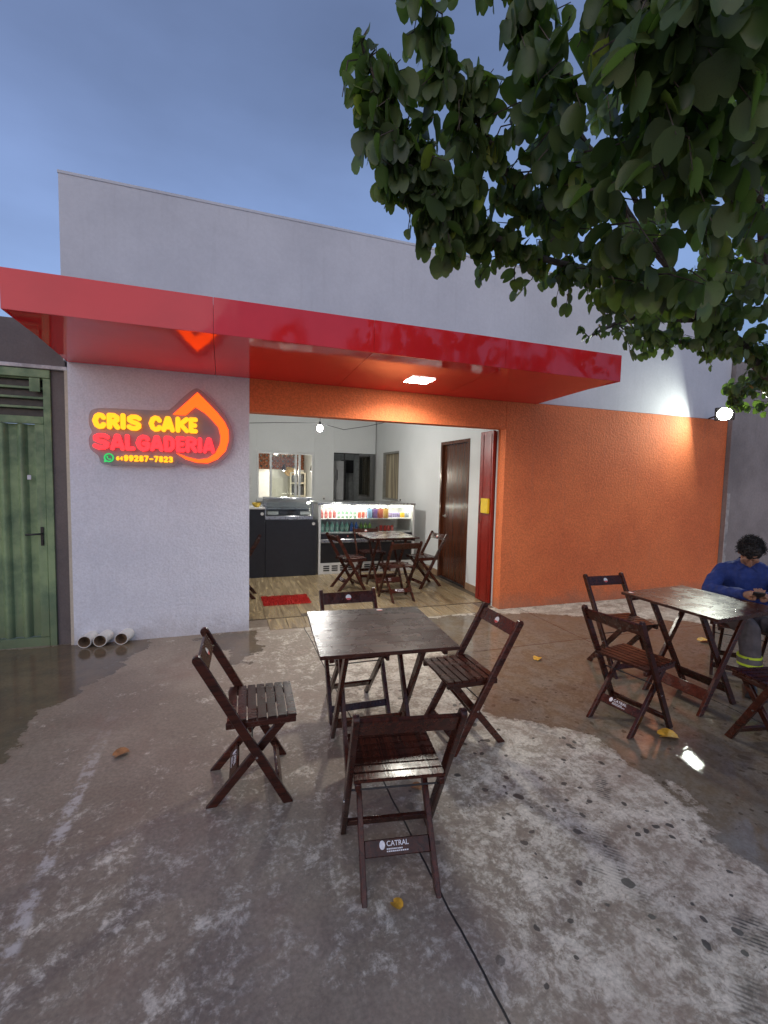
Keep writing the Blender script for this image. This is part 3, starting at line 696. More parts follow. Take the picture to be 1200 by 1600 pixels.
# floodlight at the corner
FLP = Vector((6.60, 4.55, 2.61)); fn = Vector((-.78, -.55, -.22)).normalized()
fz = fn.to_track_quat('-Z', 'Y')
fl_ = empty('floodlight', FLP, 0, 'bright LED floodlight on a bracket at the top corner of the orange wall', 'light')
fr = bpy.data.objects.new('housing', MB().box(-.115, .115, -.09, .09, .0, .04).mesh('housing', .006, 2)); fr.data.materials.append(M['dark']); col.objects.link(fr); fr.parent = fl_; fr.rotation_euler = fz.to_euler()
ge = bpy.data.objects.new('lens', MB().lathe([(.085, -.006), (.085, -.002)], n=24).mesh('lens')); ge.data.materials.append(M['flood']); col.objects.link(ge); ge.parent = fl_; ge.rotation_euler = fz.to_euler()
MB().tube([FLP + Vector((.03, .03, .02)), FLP + Vector((.10, .18, .0)), FLP + Vector((.12, .305, -.02))], .012).build('bracket', M['dark'], fl_)
area('flood_lamp', fl_, fn * .02, fz.to_euler(), .14, 23, (.93, 1., .86), 180, .14)

# ------------------------------------------------------------------ drain pipes
for x, z, r, lb in ((-1.164, .075, .055, 'white PVC drain pipe nearest the green door'), (-1.040, .085, .055, 'white PVC drain pipe in the middle of the three at the wall foot'), (-.868, .075, .055, 'white PVC drain pipe set apart, nearest the doorway')):
    pz = gz(4.7) + r + .004
    p = empty('drain_pipe', (x, 4.80, gz(4.7)), 0, lb, 'pipe', 'drain pipes under the white wall')
    dy = -.10 - .02 * rng.random(); a, b = (x - .03, D + dy, pz), (x + .01, D - .001, pz + .012)
    m = MB(); n = 20
    def rg(c, r_): return [(c[0] + r_ * math.cos(2 * math.pi * k / n), c[1], c[2] + r_ * math.sin(2 * math.pi * k / n)) for k in range(n)]
    v = rg(a, r) + rg(b, r) + rg(a, r * .9)
    m.add(v, [(k, (k + 1) % n, n + (k + 1) % n, n + k) for k in range(n)] + [(k, 2 * n + k, 2 * n + (k + 1) % n, (k + 1) % n) for k in range(n)])
    m.build('pipe_wall', M['pvc'], p)
    m = MB(); m.add(rg(a, r * .9) + rg(b, r * .9), [(k, n + k, n + (k + 1) % n, (k + 1) % n) for k in range(n)] + [tuple(range(n, 2 * n))])
    m.build('bore', M['pvc_in'], p)

# ------------------------------------------------------------------ folding chairs and tables
def stadium(p0, p1, w, n=6, flat0=False):
    p0, p1 = Vector(p0), Vector(p1); d = (p1 - p0).normalized(); a = math.atan2(d.y, d.x); r = w / 2; out = []
    if flat0: # foot cut level with the ground (y is the height)
        sx = r / abs(d.y)
        out += [(p0.x - sx, p0.y), (p0.x + sx, p0.y)] if d.y < 0 else [(p0.x - sx, p0.y), (p0.x + sx, p0.y)]
        q = [(p1.x + r * math.cos(a - math.pi / 2 + math.pi * k / n), p1.y + r * math.sin(a - math.pi / 2 + math.pi * k / n)) for k in range(n + 1)]
        return out + q
    return [(p0.x + r * math.cos(a + math.pi / 2 + math.pi * k / n), p0.y + r * math.sin(a + math.pi / 2 + math.pi * k / n)) for k in range(n + 1)] + [(p1.x + r * math.cos(a - math.pi / 2 + math.pi * k / n), p1.y + r * math.sin(a - math.pi / 2 + math.pi * k / n)) for k in range(n + 1)]
def yz(m, poly, x0, x1): return m.prism(poly, lambda a, b: (x0, a, b), lambda a, b: (x1, a, b))
def text_mesh(body, size, bold):
    cu_ = bpy.data.curves.new('txt', 'FONT'); cu_.body = body; cu_.size = size; cu_.offset = bold; cu_.extrude = .0003; cu_.align_x = 'LEFT'
    ob = bpy.data.objects.new('txt', cu_); col.objects.link(ob)
    dg = bpy.context.evaluated_depsgraph_get(); me = bpy.data.meshes.new_from_object(ob.evaluated_get(dg))
    bpy.data.objects.remove(ob); return me
TXT = text_mesh('CATRAL', .025, .0003); TXT.materials.clear(); TXT.materials.append(M['print'])
def brand(parent, loc, rot):
    o = bpy.data.objects.new('lettering', TXT); col.objects.link(o); o.parent = parent
    o.location = loc; o.rotation_euler = rot
    m = MB()
    n = 14                                             # the crescent mark before the name
    m.add([(.012 * math.cos(t), .016 * math.sin(t), .0004) for t in [2 * math.pi * k / n for k in range(n)]], [tuple(range(n))])
    m.v = [(x - .018, y + .005, z) for x, y, z in m.v]
    rr = random.Random(3)
    for row, n_ in ((-.012, 9), (-.020, 11)):          # rows of print too small to read
        x = 0.
        for k in range(n_):
            w_ = rr.uniform(.004, .008); m.add([(x, row, .0004), (x + w_, row, .0004), (x + w_, row + .0045, .0004), (x, row + .0045, .0004)], [(0, 1, 2, 3)]); x += w_ + .002
    q = link_mesh('emblem', m.mesh('emblem'), M['print'], parent, False); q.location = loc; q.rotation_euler = rot
def disc(m, r, n=20, z=0., seg=None):
    pts = [(r * math.cos(2 * math.pi * k / n), r * math.sin(2 * math.pi * k / n), z) for k in range(n)]
    if seg is not None: pts = [(x, min(y, seg), z) for x, y, z in pts]
    return m.add(pts, [tuple(range(n))])
STK_W = disc(MB(), .021).mesh('sticker'); STK_R = disc(MB(), .0205, 24, .0004, -.006).mesh('sticker_band')
def sticker(parent, loc, rot):
    a = link_mesh('sticker', STK_W, M['white_plain'], parent, False); a.location = loc; a.rotation_euler = rot
    b = link_mesh('sticker_band', STK_R, M['sticker_red'], a, False)
UT, UF = (-.25, .775), (.175, 0)      # upright: top and front foot (y, z)
RT, RF = (.165, .425), (-.195, 0)     # rear leg: hinge under the seat and rear foot
def make_chair():
    c = empty('folding_chair', (0, 0, 0))
    for s in (-1, 1):
        m = yz(MB(), stadium(UF, UT, .043, 8, True), s * .2015 - .012, s * .2015 + .012); m.build('upright', M['wood'], c, .0025, 1, world=False)
        m = yz(MB(), stadium(RF, RT, .040, 8, True), s * .148 - .011, s * .148 + .011); m.build('rear_leg', M['wood'], c, .0025, 1, world=False)
        MB().box(s * .1725 - .011, s * .1725 + .011, -.125, .212, .405, .4355).build('seat_rail', M['wood'], c, .003, 1, world=False)
    sm = MB().box(-.1875, .1875, -.0215, .0215, -.0075, .0075).mesh('seat_slat', .003, 2)
    for k in range(7):
        o = link_mesh('seat_slat', sm, M['wood'], c); o.location = (0, -.098 + k * .0485, .4435)
    d = Vector((0, UT[0] - UF[0], UT[1] - UF[1])).normalized()
    top = Vector((0, UT[0], UT[1])) - d * .005
    bk = MB().beam(top - d * .085, top, (1, 0, 0), .379, .018).build('backrest', M['wood'], c, .003, 2, world=False)
    nrm = Vector((0, d.z, -d.y))       # forward side of the backrest
    tilt = math.atan2(-d.y, d.z)
    sticker(bk, tuple(top - d * .042 + nrm * .0096), (math.pi / 2 - tilt, 0, math.pi))
    f = Vector((0, UF[0], UF[1])) + d * .085
    MB().beam(f - d * .022, f + d * .022, (1, 0, 0), .379, .018).build('front_stretcher', M['wood'], c, .003, world=False)
    e = Vector((0, RT[0] - RF[0], RT[1] - RF[1])).normalized(); g = Vector((0, RF[0], RF[1])) + e * .165
    st = MB().beam(g - e * .030, g + e * .030, (1, 0, 0), .274, .017).build('rear_stretcher', M['wood'], c, .003, world=False)
    back = Vector((0, -e.z, e.y)); rt = math.atan2(e.y, e.z)
    brand(st, tuple(g + back * .0092 + Vector((-.045, 0, 0)) + e * .004), (math.pi / 2 - rt, 0, 0))
    MB().tube([(-.19, .0, .325), (.19, .0, .325)], .004, 6).build('rod', M['dark'], c, world=False)
    for s in (-1, 1):
        y_, z_ = .0205, .2625
        m = MB(); m.tube([(s * .2125, y_, z_), (s * .2165, y_, z_)], .006, 8); m.build('bolt', M['steel'], c, world=False)
    return c
def make_table(first_planks=6):
    t = empty('folding_table', (0, 0, 0))
    w_ = .738 / first_planks
    pm = MB().box(-.369, .369, -w_ / 2 + .0003, w_ / 2 - .0003, -.010, .010).mesh('top_plank', .0012, 1)
    for k in range(first_planks):
        o = link_mesh('top_plank', pm, M['wood_table'], t); o.location = (0, -.369 + w_ * (k + .5), .758)
    for s in (-1, 1):
        MB().box(s * .305 - .012, s * .305 + .012, -.33, .33, .712, .7475).build('batten', M['wood'], t, .003, world=False)
        for sg, xx in ((1, .213), (-1, .188)):
            m = yz(MB(), stadium((sg * .215, 0), (-sg * .24, .728), .045, 8, True), s * xx - .0115, s * xx + .0115); m.build('leg', M['wood'], t, .0025, world=False)
    for sg, xx in ((1, .213), (-1, .188)):
        e = Vector((0, -sg * .455, .728)).normalized(); g = Vector((0, sg * .215, 0)) + e * .15
        st = MB().beam(g - e * .042, g + e * .042, (1, 0, 0), 2 * xx - .024, .018).build('stretcher', M['wood'], t, .003, world=False)
        if sg == -1:
            back = Vector((0, -e.z, e.y)); rt = math.atan2(e.y, e.z)
            brand(st, tuple(g + back * .0097 + Vector((-.05, 0, 0)) + e * .006), (math.pi / 2 - rt, 0, 0))
    for s in (-1, 1):
        MB().beam((-.30, s * .20, .722), (.30, s * .20, .722), (0, 1, 0), .03, .02).build('top_bar', M['wood'], t, .002, world=False)
    return t
proto_c, proto_t = make_chair(), make_table()
tilt = math.atan(SL)
def place(o, x, y, a, z=None):
    o.location = (x, y, gz(y) if z is None else z)
    if z is None: o.rotation_euler = (Matrix.Rotation(tilt, 3, 'X') @ Matrix.Rotation(a, 3, 'Z')).to_euler()
    else: o.rotation_euler = (0, 0, a)
CH = [(.694, 1.76, -.171, None, 'dark wooden folding chair closest to the camera, backrest toward the viewer', 'chairs around the middle outdoor table'),
      (.144, 2.447, -1.618, None, 'dark wooden folding chair left of the middle table, facing right', 'chairs around the middle outdoor table'),
      (1.459, 2.523, 1.562, None, 'dark wooden folding chair right of the middle table, facing left', 'chairs around the middle outdoor table'),
      (.88, 3.05, 3.13, None, 'dark wooden folding chair behind the middle table, facing the camera', 'chairs around the middle outdoor table'),
      (2.65, 2.347, -1.376, None, 'dark wooden folding chair in the puddle, left of the right-hand table', 'chairs around the right outdoor table'),
      (3.323, 3.055, -3.188, None, 'dark wooden folding chair between the right-hand table and the orange wall', 'chairs around the right outdoor table'),
      (3.30, 1.771, -.194, None, 'dark wooden folding chair cut off by the right edge of the picture', 'chairs around the right outdoor table'),
      (4.27, 2.66, R(126.9), None, 'dark wooden folding chair under the seated person in blue', 'chairs around the right outdoor table'),
      (1.70, 6.33, -1.42, .021, 'folding chair left of the indoor table, facing right', 'chairs around the indoor table'),
      (2.186, 5.593, .066, .021, 'folding chair in front of the indoor table, its back to the doorway', 'chairs around the indoor table'),
      (2.852, 6.23, 1.686, .021, 'folding chair right of the indoor table by the brown door', 'chairs around the indoor table'),
      (2.20, 6.86, 3.19, .021, 'folding chair behind the indoor table, against the display fridge', 'chairs around the indoor table'),
      (.20, 6.2, 1.45, .021, 'folding chair half hidden by the white wall at the left of the doorway', 'chairs inside the shop')]
for i, (x, y, a, z, lb, gr) in enumerate(CH):
    o = proto_c if i == 0 else copy_tree(proto_c)
    place(o, x, y, a, z); tag(o, lb, 'chair', gr)
TB = [(.844, 2.50, -.085, None, 'wet dark wooden square folding table in the middle of the pavement'),
      (3.413, 2.46, .066 + math.pi / 2, None, 'wet dark wooden folding table on the right where the person sits'),
      (2.25, 6.275, .021, .021, 'square folding table with a pale shiny top inside the shop')]
TOBJ = []
for i, (x, y, a, z, lb) in enumerate(TB):
    o = proto_t if i == 0 else copy_tree(proto_t)
    place(o, x, y, a, z); tag(o, lb, 'table', 'square folding tables'); TOBJ.append(o)
sticker(TOBJ[0], (.10, .325, .7695), (0, 0, 0)); sticker(TOBJ[1], (.325, .31, .7695), (0, 0, 0))
# rain drops standing on the outdoor table tops and seats
def mat_water():
    t = NT('water_drop'); t.set('Base Color', (.9, .93, .95)); t.set('Roughness', .03); t.set('Transmission Weight', .9); t.set('IOR', 1.33); return t.m
wm = mat_water()
for ti, n in ((0, 90), (1, 150)):
    m = MB(); c = Vector(TB[ti][:2]); a = TB[ti][2]
    for k in range(n):
        u, v = rng.uniform(-.36, .36), rng.uniform(-.36, .36); r = rng.choice((.002, .0025, .003, .004, .0055))
        px_, py_ = c.x + math.cos(a) * u - math.sin(a) * v, c.y + math.sin(a) * u + math.cos(a) * v
        m.ball((px_, py_, gz(py_) + .7683), (r, r, r * .55), 8)
    o = m.build('rain_drops', wm, None); tag(o, 'rain drops standing on the ' + ('middle' if ti == 0 else 'right-hand') + ' table top', 'water drops', kind='stuff')

# ------------------------------------------------------------------ inside the shop
FZ = .021
ct = empty('counter', (.75, 7.6, FZ), 0, 'black laminate serving counter at the back of the shop', 'counter')
bpart('front_panel', M['navy'], (.625, 1.43, 7.30, 7.325, FZ, .925), parent=ct, bevel=.002)
bpart('front_panel', M['navy'], (-.6, .618, 7.295, 7.32, FZ, 1.09), parent=ct, bevel=.002)
bpart('counter_top', M['navy'], (.625, 1.43, 7.326, 7.85, .895, .926), parent=ct, bevel=.003)
bpart('counter_top', plain('white_counter_top', (.7, .7, .69), .3), (-.6, .618, 7.29, 7.85, 1.092, 1.115), parent=ct, bevel=.003)
bpart('body', M['navy'], (-.6, 1.425, 7.327, 7.84, FZ, .89), parent=ct)
for x, z in ((.575, 1.02), (1.375, .86)):
    o = link_mesh('sticker', STK_W, M['white_plain'], ct, False); o.location = Vector((x, 7.2935, z)) - wl(ct); o.rotation_euler = (R(90), 0, 0); o.scale = (1.2, 1.2, 1.2)
wc = empty('food_warmer', (1.0, 7.55, .927), 0, 'glass and chrome pastry warmer standing on the black counter', 'display case')
bpart('base', M['steel'], (.62, 1.37, 7.31, 7.75, .928, .985), parent=wc, bevel=.004)
bpart('top', M['steel'], (.62, 1.37, 7.40, 7.75, 1.245, 1.27), parent=wc, bevel=.004)
bpart('shelf', M['steel'], (.64, 1.35, 7.36, 7.74, 1.09, 1.10), parent=wc)
bpart('back', M['alu'], (.63, 1.36, 7.742, 7.75, .987, 1.243), parent=wc)
for x in (.62, 1.355): bpart('post', M['steel'], (x, x + .015, 7.32, 7.335, .987, 1.20), (x, x + .015, 7.735, 7.749, .987, 1.244), parent=wc)
MB().box(.636, 1.354, 7.322, 7.326, .99, 1.20).build('front_glass', M['glass'], wc, smooth=False)
bpart('tray', M['dark'], (.85, 1.15, 7.37, 7.70, 1.0, 1.05), parent=wc, bevel=.003)
bpart('box', M['white_plain'], (.66, .83, 7.37, 7.70, 1.0, 1.06), (1.17, 1.33, 7.37, 7.70, 1.0, 1.06), parent=wc, bevel=.003)
m = MB(); m.ball((1.30, 7.36, 1.19), (.03, .02, .016)); m.build('lamp', M['tube'], wc)
bo = MB().lathe([(.03, 0), (.06, .03), (.075, .07), (.072, .072), (.055, .03), (.0, .012)], (.50, 7.42, 1.116), 18).build('bowl', plain('gold_bowl', (.6, .42, .08), .3, .8), None)
tag(bo, 'small golden bowl on the left end of the counter', 'bowl')
# objects on the pass ledge behind the warmer
for k, (x0, x1, h, mm, nm, lb) in enumerate(((.95, 1.15, .05, 'dark', 'tray_stack', 'dark trays piled on the kitchen window ledge'), (1.20, 1.36, .08, 'lightblue', 'napkin_pack', 'pale blue napkin pack on the kitchen window ledge'), (1.55, 1.80, .06, 'black', 'black_pan', 'black pan on the kitchen window ledge'))):
    if mm not in M: M[mm] = plain(mm, (.40, .50, .70), .6)
    m = MB(); m.box(x0, x1, 10.05, 10.165, 1.10, 1.10 + h * .6); m.box(x0 + .02, x1 - .03, 10.06, 10.15, 1.10 + h * .6, 1.10 + h)
    o = m.build(nm, M[mm], None, .006, 2); tag(o, lb, nm.split('_')[-1])
MB_led = MB().box(.683, 1.917, 10.02, 10.168, 1.07, 1.099).build('window_ledge', M['alu'], B, .003)

# refrigerated display
fx0, fx1, fy0, fy1 = 1.46, 3.14, 7.30, 8.05
fg = empty('display_fridge', ((fx0 + fx1) / 2, 7.65, FZ), 0, 'long glass-fronted drinks fridge with lit shelves', 'fridge')
bpart('grille', M['alu'], (fx0 + .04, fx1 - .04, fy0 + .03, fy0 + .045, FZ, .205), parent=fg, bevel=.002)
for k in range(11):
    for j in range(3): bpart('vent', M['black'], (fx0 + .09 + k * .14, fx0 + .19 + k * .14, fy0 + .026, fy0 + .0295, .07 + j * .035, .092 + j * .035), parent=fg)
bpart('dark_panel', M['black'], (fx0 + .04, fx1 - .04, fy0 + .03, fy0 + .045, .207, .535), parent=fg, bevel=.002)
bpart('bumper', M['steel'], (fx0 + .035, fx1 - .035, fy0 - .01, fy0 + .05, .537, .60), parent=fg, bevel=.01)
bpart('lower_panel', M['navy'], (fx0 + .04, fx1 - .04, fy0 + .012, fy0 + .03, .602, .685), parent=fg, bevel=.002)
for x in (1.66, 1.76, 1.95): 
    m = MB(); m.lathe([(.013, 0), (.013, .004)], (x, fy0 + .011, .645), 12, Matrix.Rotation(R(90), 3, 'X')); m.build('knob', plain('pink_knob', (.6, .18, .15), .4), fg)
for x in (fx0, fx1 - .035): bpart('end_panel', M['alu'], (x, x + .035, fy0, fy1, FZ, 1.16), parent=fg, bevel=.004)
bpart('shelf', M['alu'], (fx0 + .037, fx1 - .037, fy0 + .04, fy1 - .03, .687, .70), parent=fg)
bpart('shelf', M['alu'], (fx0 + .037, fx1 - .037, fy0 + .10, fy1 - .03, .915, .93), parent=fg)
bpart('back', M['white_plain'], (fx0 + .037, fx1 - .037, fy1 - .028, fy1, FZ, 1.155), parent=fg)
bpart('top', M['steel'], (fx0 - .01, fx1 + .01, fy0 - .005, fy1, 1.162, 1.195), parent=fg, bevel=.004)
bpart('base', M['black'], (fx0 + .037, fx1 - .037, fy0 + .05, fy1 - .03, FZ, .684), parent=fg)
MB().box(fx0 + .036, fx1 - .036, fy0 + .006, fy0 + .010, .69, 1.16).build('front_glass', M['glass'], fg, smooth=False)
for a, b in ((fx0 + .09, 2.0), (2.10, 2.62), (2.70, 3.08)):
    MB().box(a, b, fy0 + .04, fy0 + .065, 1.125, 1.155).build('light_tube', M['tube'], fg)
area('fridge_lamp', fg, (0, -.15, 1.10), (R(25), 0, 0), 1.5, 5, (1., .96, .85), 180, .04)
def mat_plastic(n, c, tr=.0):
    t = NT(n); t.set('Base Color', c); t.set('Roughness', .22)
    if tr: t.set('Transmission Weight', tr)
    return t.m
bottle_p = [(.030, 0), (.034, .01), (.034, .11), (.030, .135), (.014, .165), (.012, .185)]
BM = MB().lathe(bottle_p, n=12).mesh('bottle'); CAPM = MB().lathe([(.014, .183), (.014, .20), (.012, .203)], n=10).mesh('cap')
BLM = MB().lathe([(.0347, .04), (.0347, .10)], n=12).mesh('label_band')
CANM = MB().lathe([(.026, 0), (.032, .008), (.032, .112), (.026, .12)], n=12).mesh('can')
CTM = MB().box(-.036, .036, -.036, .036, 0, .165).mesh('carton', .003)
def goods(kind, x, y, z, c, capc, lb, gr, s=1.):
    e = empty(kind, (x, y, z), rng.uniform(0, 6), lb, 'drink ' + kind, gr)
    key = kind + str(c)
    if key not in M: M[key] = mat_plastic(kind + '_skin', c)
    kc = 'cap' + str(capc)
    if kc not in M: M[kc] = mat_plastic('cap_skin', capc)
    if kind == 'bottle':
        link_mesh('body', BM, None, e); link_mesh('cap', CAPM, None, e); link_mesh('label_band', BLM, None, e)
        for ch, mm in zip(e.children, (M[key], M[kc], M[kc])):
            if not ch.data.materials: ch.data.materials.append(mm)
            ch.material_slots[0].link = 'OBJECT'; ch.material_slots[0].material = mm
    elif kind == 'can':
        o = link_mesh('body', CANM, M['steel'], e); o.material_slots[0].link = 'OBJECT'; o.material_slots[0].material = M[key]
    else:
        o = link_mesh('body', CTM, M['white_plain'], e); o.material_slots[0].link = 'OBJECT'; o.material_slots[0].material = M[key]
        o = link_mesh('cap', CAPM, M[kc], e); o.material_slots[0].link = 'OBJECT'; o.material_slots[0].material = M[kc]; o.location.z = -.02; e.rotation_euler.z = 0
    e.scale = (s * .92, s * .92, s * .84)
y1_, z1_, z2_ = fy0 + .21, .931, .701
def row(kind, x0, n, dx, z, c, capc, lb, gr, s=1., y=y1_):
    od = ['first', 'second', 'third', 'fourth', 'fifth', 'sixth']
    for k in range(n): goods(kind, x0 + k * dx, y + rng.uniform(-.01, .01), z, c, capc, lb + ', ' + od[k] + ' of its row from the left', gr, s)
row('bottle', 1.55, 4, .072, z1_, (.40, .10, .10), (.6, .2, .18), 'red soda bottle on the upper fridge shelf', 'red soda bottles', .85)
row('bottle', 1.84, 5, .07, z1_, (.16, .32, .20), (.7, .7, .66), 'green soda bottle on the upper fridge shelf', 'green soda bottles', .82)
row('can', 2.20, 3, .07, z1_, (.55, .12, .08), (1, 1, 1), 'red can on the upper fridge shelf', 'red cans on the upper shelf')
row('can', 2.41, 2, .07, z1_, (.30, .16, .06), (1, 1, 1), 'brown can on the upper fridge shelf', 'brown cans on the upper shelf')
for k, (cc, nm) in enumerate((((.22, .36, .52), 'blue'), ((.16, .09, .22), 'purple'), ((.46, .13, .09), 'red'), ((.58, .34, .10), 'orange'))):
    goods('carton', 2.34 + k * .098 + .02, y1_ - .06, z1_, cc, (.03, .03, .03), nm + ' juice carton in the row of tall cartons', 'juice cartons', 1.15)
row('can', 2.74, 5, .045, z1_, (.26, .21, .36), (1, 1, 1), 'slim purple can right of the juice cartons', 'slim purple cans', .85)
row('can', 2.965, 2, .045, z1_, (.70, .45, .05), (1, 1, 1), 'slim yellow can on the upper fridge shelf', 'slim yellow cans', .85)
row('can', 3.045, 2, .05, z1_, (.35, .38, .42), (1, 1, 1), 'slim grey can on the upper fridge shelf', 'slim grey cans', .85)
row('bottle', 1.56, 6, .085, z2_, (.22, .50, .42), (.40, .62, .56), 'pale green water bottle on the lower fridge shelf', 'pale green water bottles', 1.0)
row('bottle', 2.07, 2, .08, z2_, (.06, .16, .50), (.08, .14, .4), 'blue bottle on the lower fridge shelf', 'blue bottles on the lower shelf', .95)
row('bottle', 2.235, 3, .075, z2_, (.30, .50, .12), (.16, .36, .14), 'lime green bottle on the lower fridge shelf', 'lime green bottles', .95)
row('can', 2.60, 4, .068, z2_, (.55, .05, .04), (1, 1, 1), 'red can on the lower fridge shelf', 'red cans on the lower shelf', .95)

# red door mat: a pad with a pile of fibres
mt = empty('door_mat', (.76, 5.86, .021), 0, 'red shaggy door mat on the shop floor', 'mat')
MB().box(.47, 1.05, 5.66, 6.07, .021, .030).build('backing', M['red_cloth'], mt, .003)
m = MB()
for k in range(2600):
    x, y = rng.uniform(.465, 1.055), rng.uniform(5.655, 6.075); a = rng.uniform(0, 6.28); h = rng.uniform(.012, .02); dx, dy = .006 * math.cos(a), .006 * math.sin(a)
    ox, oy = rng.uniform(-.01, .01), rng.uniform(-.01, .01)
    m.add([(x - dx, y - dy, .029), (x + dx, y + dy, .029), (x + ox, y + oy, .029 + h)], [(0, 1, 2)])
tag(m.build('pile', M['red_cloth'], mt, smooth=False), kind='stuff')

# bulb on its cable
bp = Vector((1.42, 7.1, 2.36))
bl = empty('light_bulb', bp, 0, 'bare glowing bulb hanging on a cable in the shop', 'light bulb')
MB().ball(bp, (.045, .045, .055), 16).build('globe', M['bulb'], bl)
MB().lathe([(.018, 0), (.02, .05), (.012, .06)], bp + Vector((0, 0, .045)), 12).build('socket', M['black'], bl)
MB().tube([bp + Vector((0, 0, .10)), bp + Vector((.01, 0, .3)), bp + Vector((0, 0, .59))], .004, 6).build('cable', M['black'], bl)
pl = bpy.data.lights.new('bulb_lamp', 'POINT'); pl.energy = 46; pl.shadow_soft_size = .06; pl.color = (1., .97, .92)
po = bpy.data.objects.new('bulb_lamp', pl); col.objects.link(po); po.parent = bl; po.location = (0, 0, -.08)
m = MB()
cw = [(-.6, 7.3, 2.42), (.2, 7.25, 2.38), (.8, 7.2, 2.42), (1.42, 7.1, 2.44), (1.8, 7.1, 2.36), (2.2, 7.1, 2.44), (3.35, 7.2, 2.75)]
m.tube(cw, .005, 6); cb = m.build('loose_cable', M['black'], None); tag(cb, 'thin black cable slung across the room under the ceiling', 'cable')

# kitchen beyond the window
sh = empty('kitchen_shelf', (1.97, 12.6, 0), 0, 'pale wooden kitchen shelf unit seen through the window', 'shelf')
ivory = plain('ivory_board', (.62, .57, .45), .5)
bpart('side', ivory, (1.70, 1.74, 12.45, 12.9, 0, 1.72), parent=sh); bpart('side', ivory, (2.08, 2.12, 12.45, 12.9, 0, 1.72), parent=sh)
for z in (1.70, 1.42, 1.08): bpart('board', ivory, (1.742, 2.078, 12.45, 12.9, z, z + .035), parent=sh)
o = MB().box(1.76, 2.06, 12.47, 12.85, 1.456, 1.66).build('microwave_oven', M['black'], None, .006); tag(o, 'black microwave oven on the upper kitchen shelf', 'microwave')
o = MB().box(1.76, 2.06, 12.47, 12.85, 1.116, 1.36).build('small_oven', M['dark'], None, .006); tag(o, 'dark small oven on the lower kitchen shelf', 'oven')
rf = empty('kitchen_cupboard', (1.0, 12.0, 0), 0, 'tall white cupboard at the left of the kitchen window', 'cupboard')
bpart('body', M['white_plain'], (.78, 1.12, 11.9, 12.5, 0, 1.72), parent=rf, bevel=.004); bpart('door_panel', M['white_plain'], (.79, 1.11, 11.88, 11.898, .05, 1.70), parent=rf, bevel=.003)
hat = MB(); hat.lathe([(.16, 0), (.155, .012), (.085, .02), (.08, .08), (.05, .10), (0, .102)], (1.72, 12.6, 1.74), 18, Matrix.Rotation(R(55), 3, 'X'))
o = hat.build('straw_hat', plain('straw', (.52, .34, .14), .8), None); tag(o, 'straw hat hung on the kitchen shelf', 'hat')
for x, lb in ((1.36, 'black cone pendant lamp left in the kitchen window'), (2.02, 'black cone pendant lamp right in the kitchen window')):
    e = empty('pendant_lamp', (x, 11.0, 1.75), 0, lb, 'lamp', 'kitchen pendant lamps')
    MB().lathe([(.055, 0), (.05, .01), (.028, .13), (.012, .14)], (x, 11.0, 1.75), 16).build('shade', M['black'], e)
    MB().tube([(x, 11.0, 1.89), (x, 11.0, 2.95)], .004, 6).build('cord', M['black'], e)
    MB().ball((x, 11.0, 1.76), .022, 10).build('bulb', M['bulb'], e)
    l = bpy.data.lights.new('pendant_bulb', 'POINT'); l.energy = 18; l.shadow_soft_size = .03; l.color = (1, .93, .78); q = bpy.data.objects.new('pendant_bulb', l); col.objects.link(q); q.parent = e; q.location = (0, 0, -.03)
sw_ = bpart('wall_switch', M['black'], (1.22, 1.27, 12.965, 12.978, 1.35, 1.47), parent=B)
# side room: television on an arm, white cupboard, round ceiling light
tv = empty('television', (3.12, 11.8, 1.7), 0, 'black flat television on a wall bracket in the side room', 'television')
MB().box(3.10, 3.30, 11.90, 11.93, 1.74, 2.08).build('screen', M['black'], tv, .004); MB().box(3.16, 3.24, 11.932, 11.998, 1.85, 1.95).build('bracket', M['dark'], tv)
cb2 = empty('tall_cabinet', (2.72, 11.2, 0), 0, 'pale cabinet with black edging seen through the corner window', 'cabinet')
MB().box(2.55, 2.86, 11.1, 11.5, 0, 2.02).build('body', M['alu'], cb2, .004); MB().box(2.862, 2.88, 11.08, 11.5, 0, 2.06).build('edge', M['black'], cb2); m = MB(); m.tube([(2.66, 11.09, 1.55), (2.66, 11.06, 1.57), (2.66, 11.06, 1.78), (2.66, 11.09, 1.80)], .008); m.build('handle', M['black'], cb2)
df = MB(); df.box(3.42, 3.47, 11.0, 11.05, 0, 2.1).box(3.58, 3.60, 11.0, 11.05, 0, 2.1).box(3.47, 3.58, 11.0, 11.05, 2.06, 2.1); df.build('inner_door_frame', M['steel'], B)
rl = empty('round_ceiling_light', (3.2, 11.2, 2.93), 0, 'round white ceiling light in the side room', 'light')
MB().lathe([(.15, 0), (.15, .02)], (3.2, 11.2, 2.93), 24).build('rim', M['white_plain'], rl); MB().lathe([(.135, -.006), (.135, -.001)], (3.2, 11.2, 2.93), 24).build('diffuser', emit('round_diffuser', (1, 1, .96), 6.), rl)

# folded red steel gate in the doorway
ga = empty('folding_gate', (3.25, 5.2, 0), 0, 'red steel folding gate pushed open against the right jamb', 'gate')
for k, (x, y0, y1) in enumerate(((3.21, 5.035, 5.34), (3.26, 5.06, 5.345), (3.31, 5.05, 5.35))):
    m = MB(); m.box(x, x + .035, y0, y1, .03, 2.24); m.box(x - .008, x - .001, y0 + .03, y0 + .07, .06, 2.2).box(x - .008, x - .001, y1 - .09, y1 - .05, .06, 2.2)
    m.build('leaf', M['red_gate'], ga, .004)
m = MB(); m.box(3.17, 3.205, 5.06, 5.22, 1.19, 1.38); m.build('lock_box', M['yellow'], ga, .004)
m = MB(); m.tube([(3.18, 5.23, 1.36), (3.17, 5.25, 1.25), (3.175, 5.26, 1.10), (3.19, 5.27, 1.05)], .006, 6); m.build('chain', M['dark'], ga)

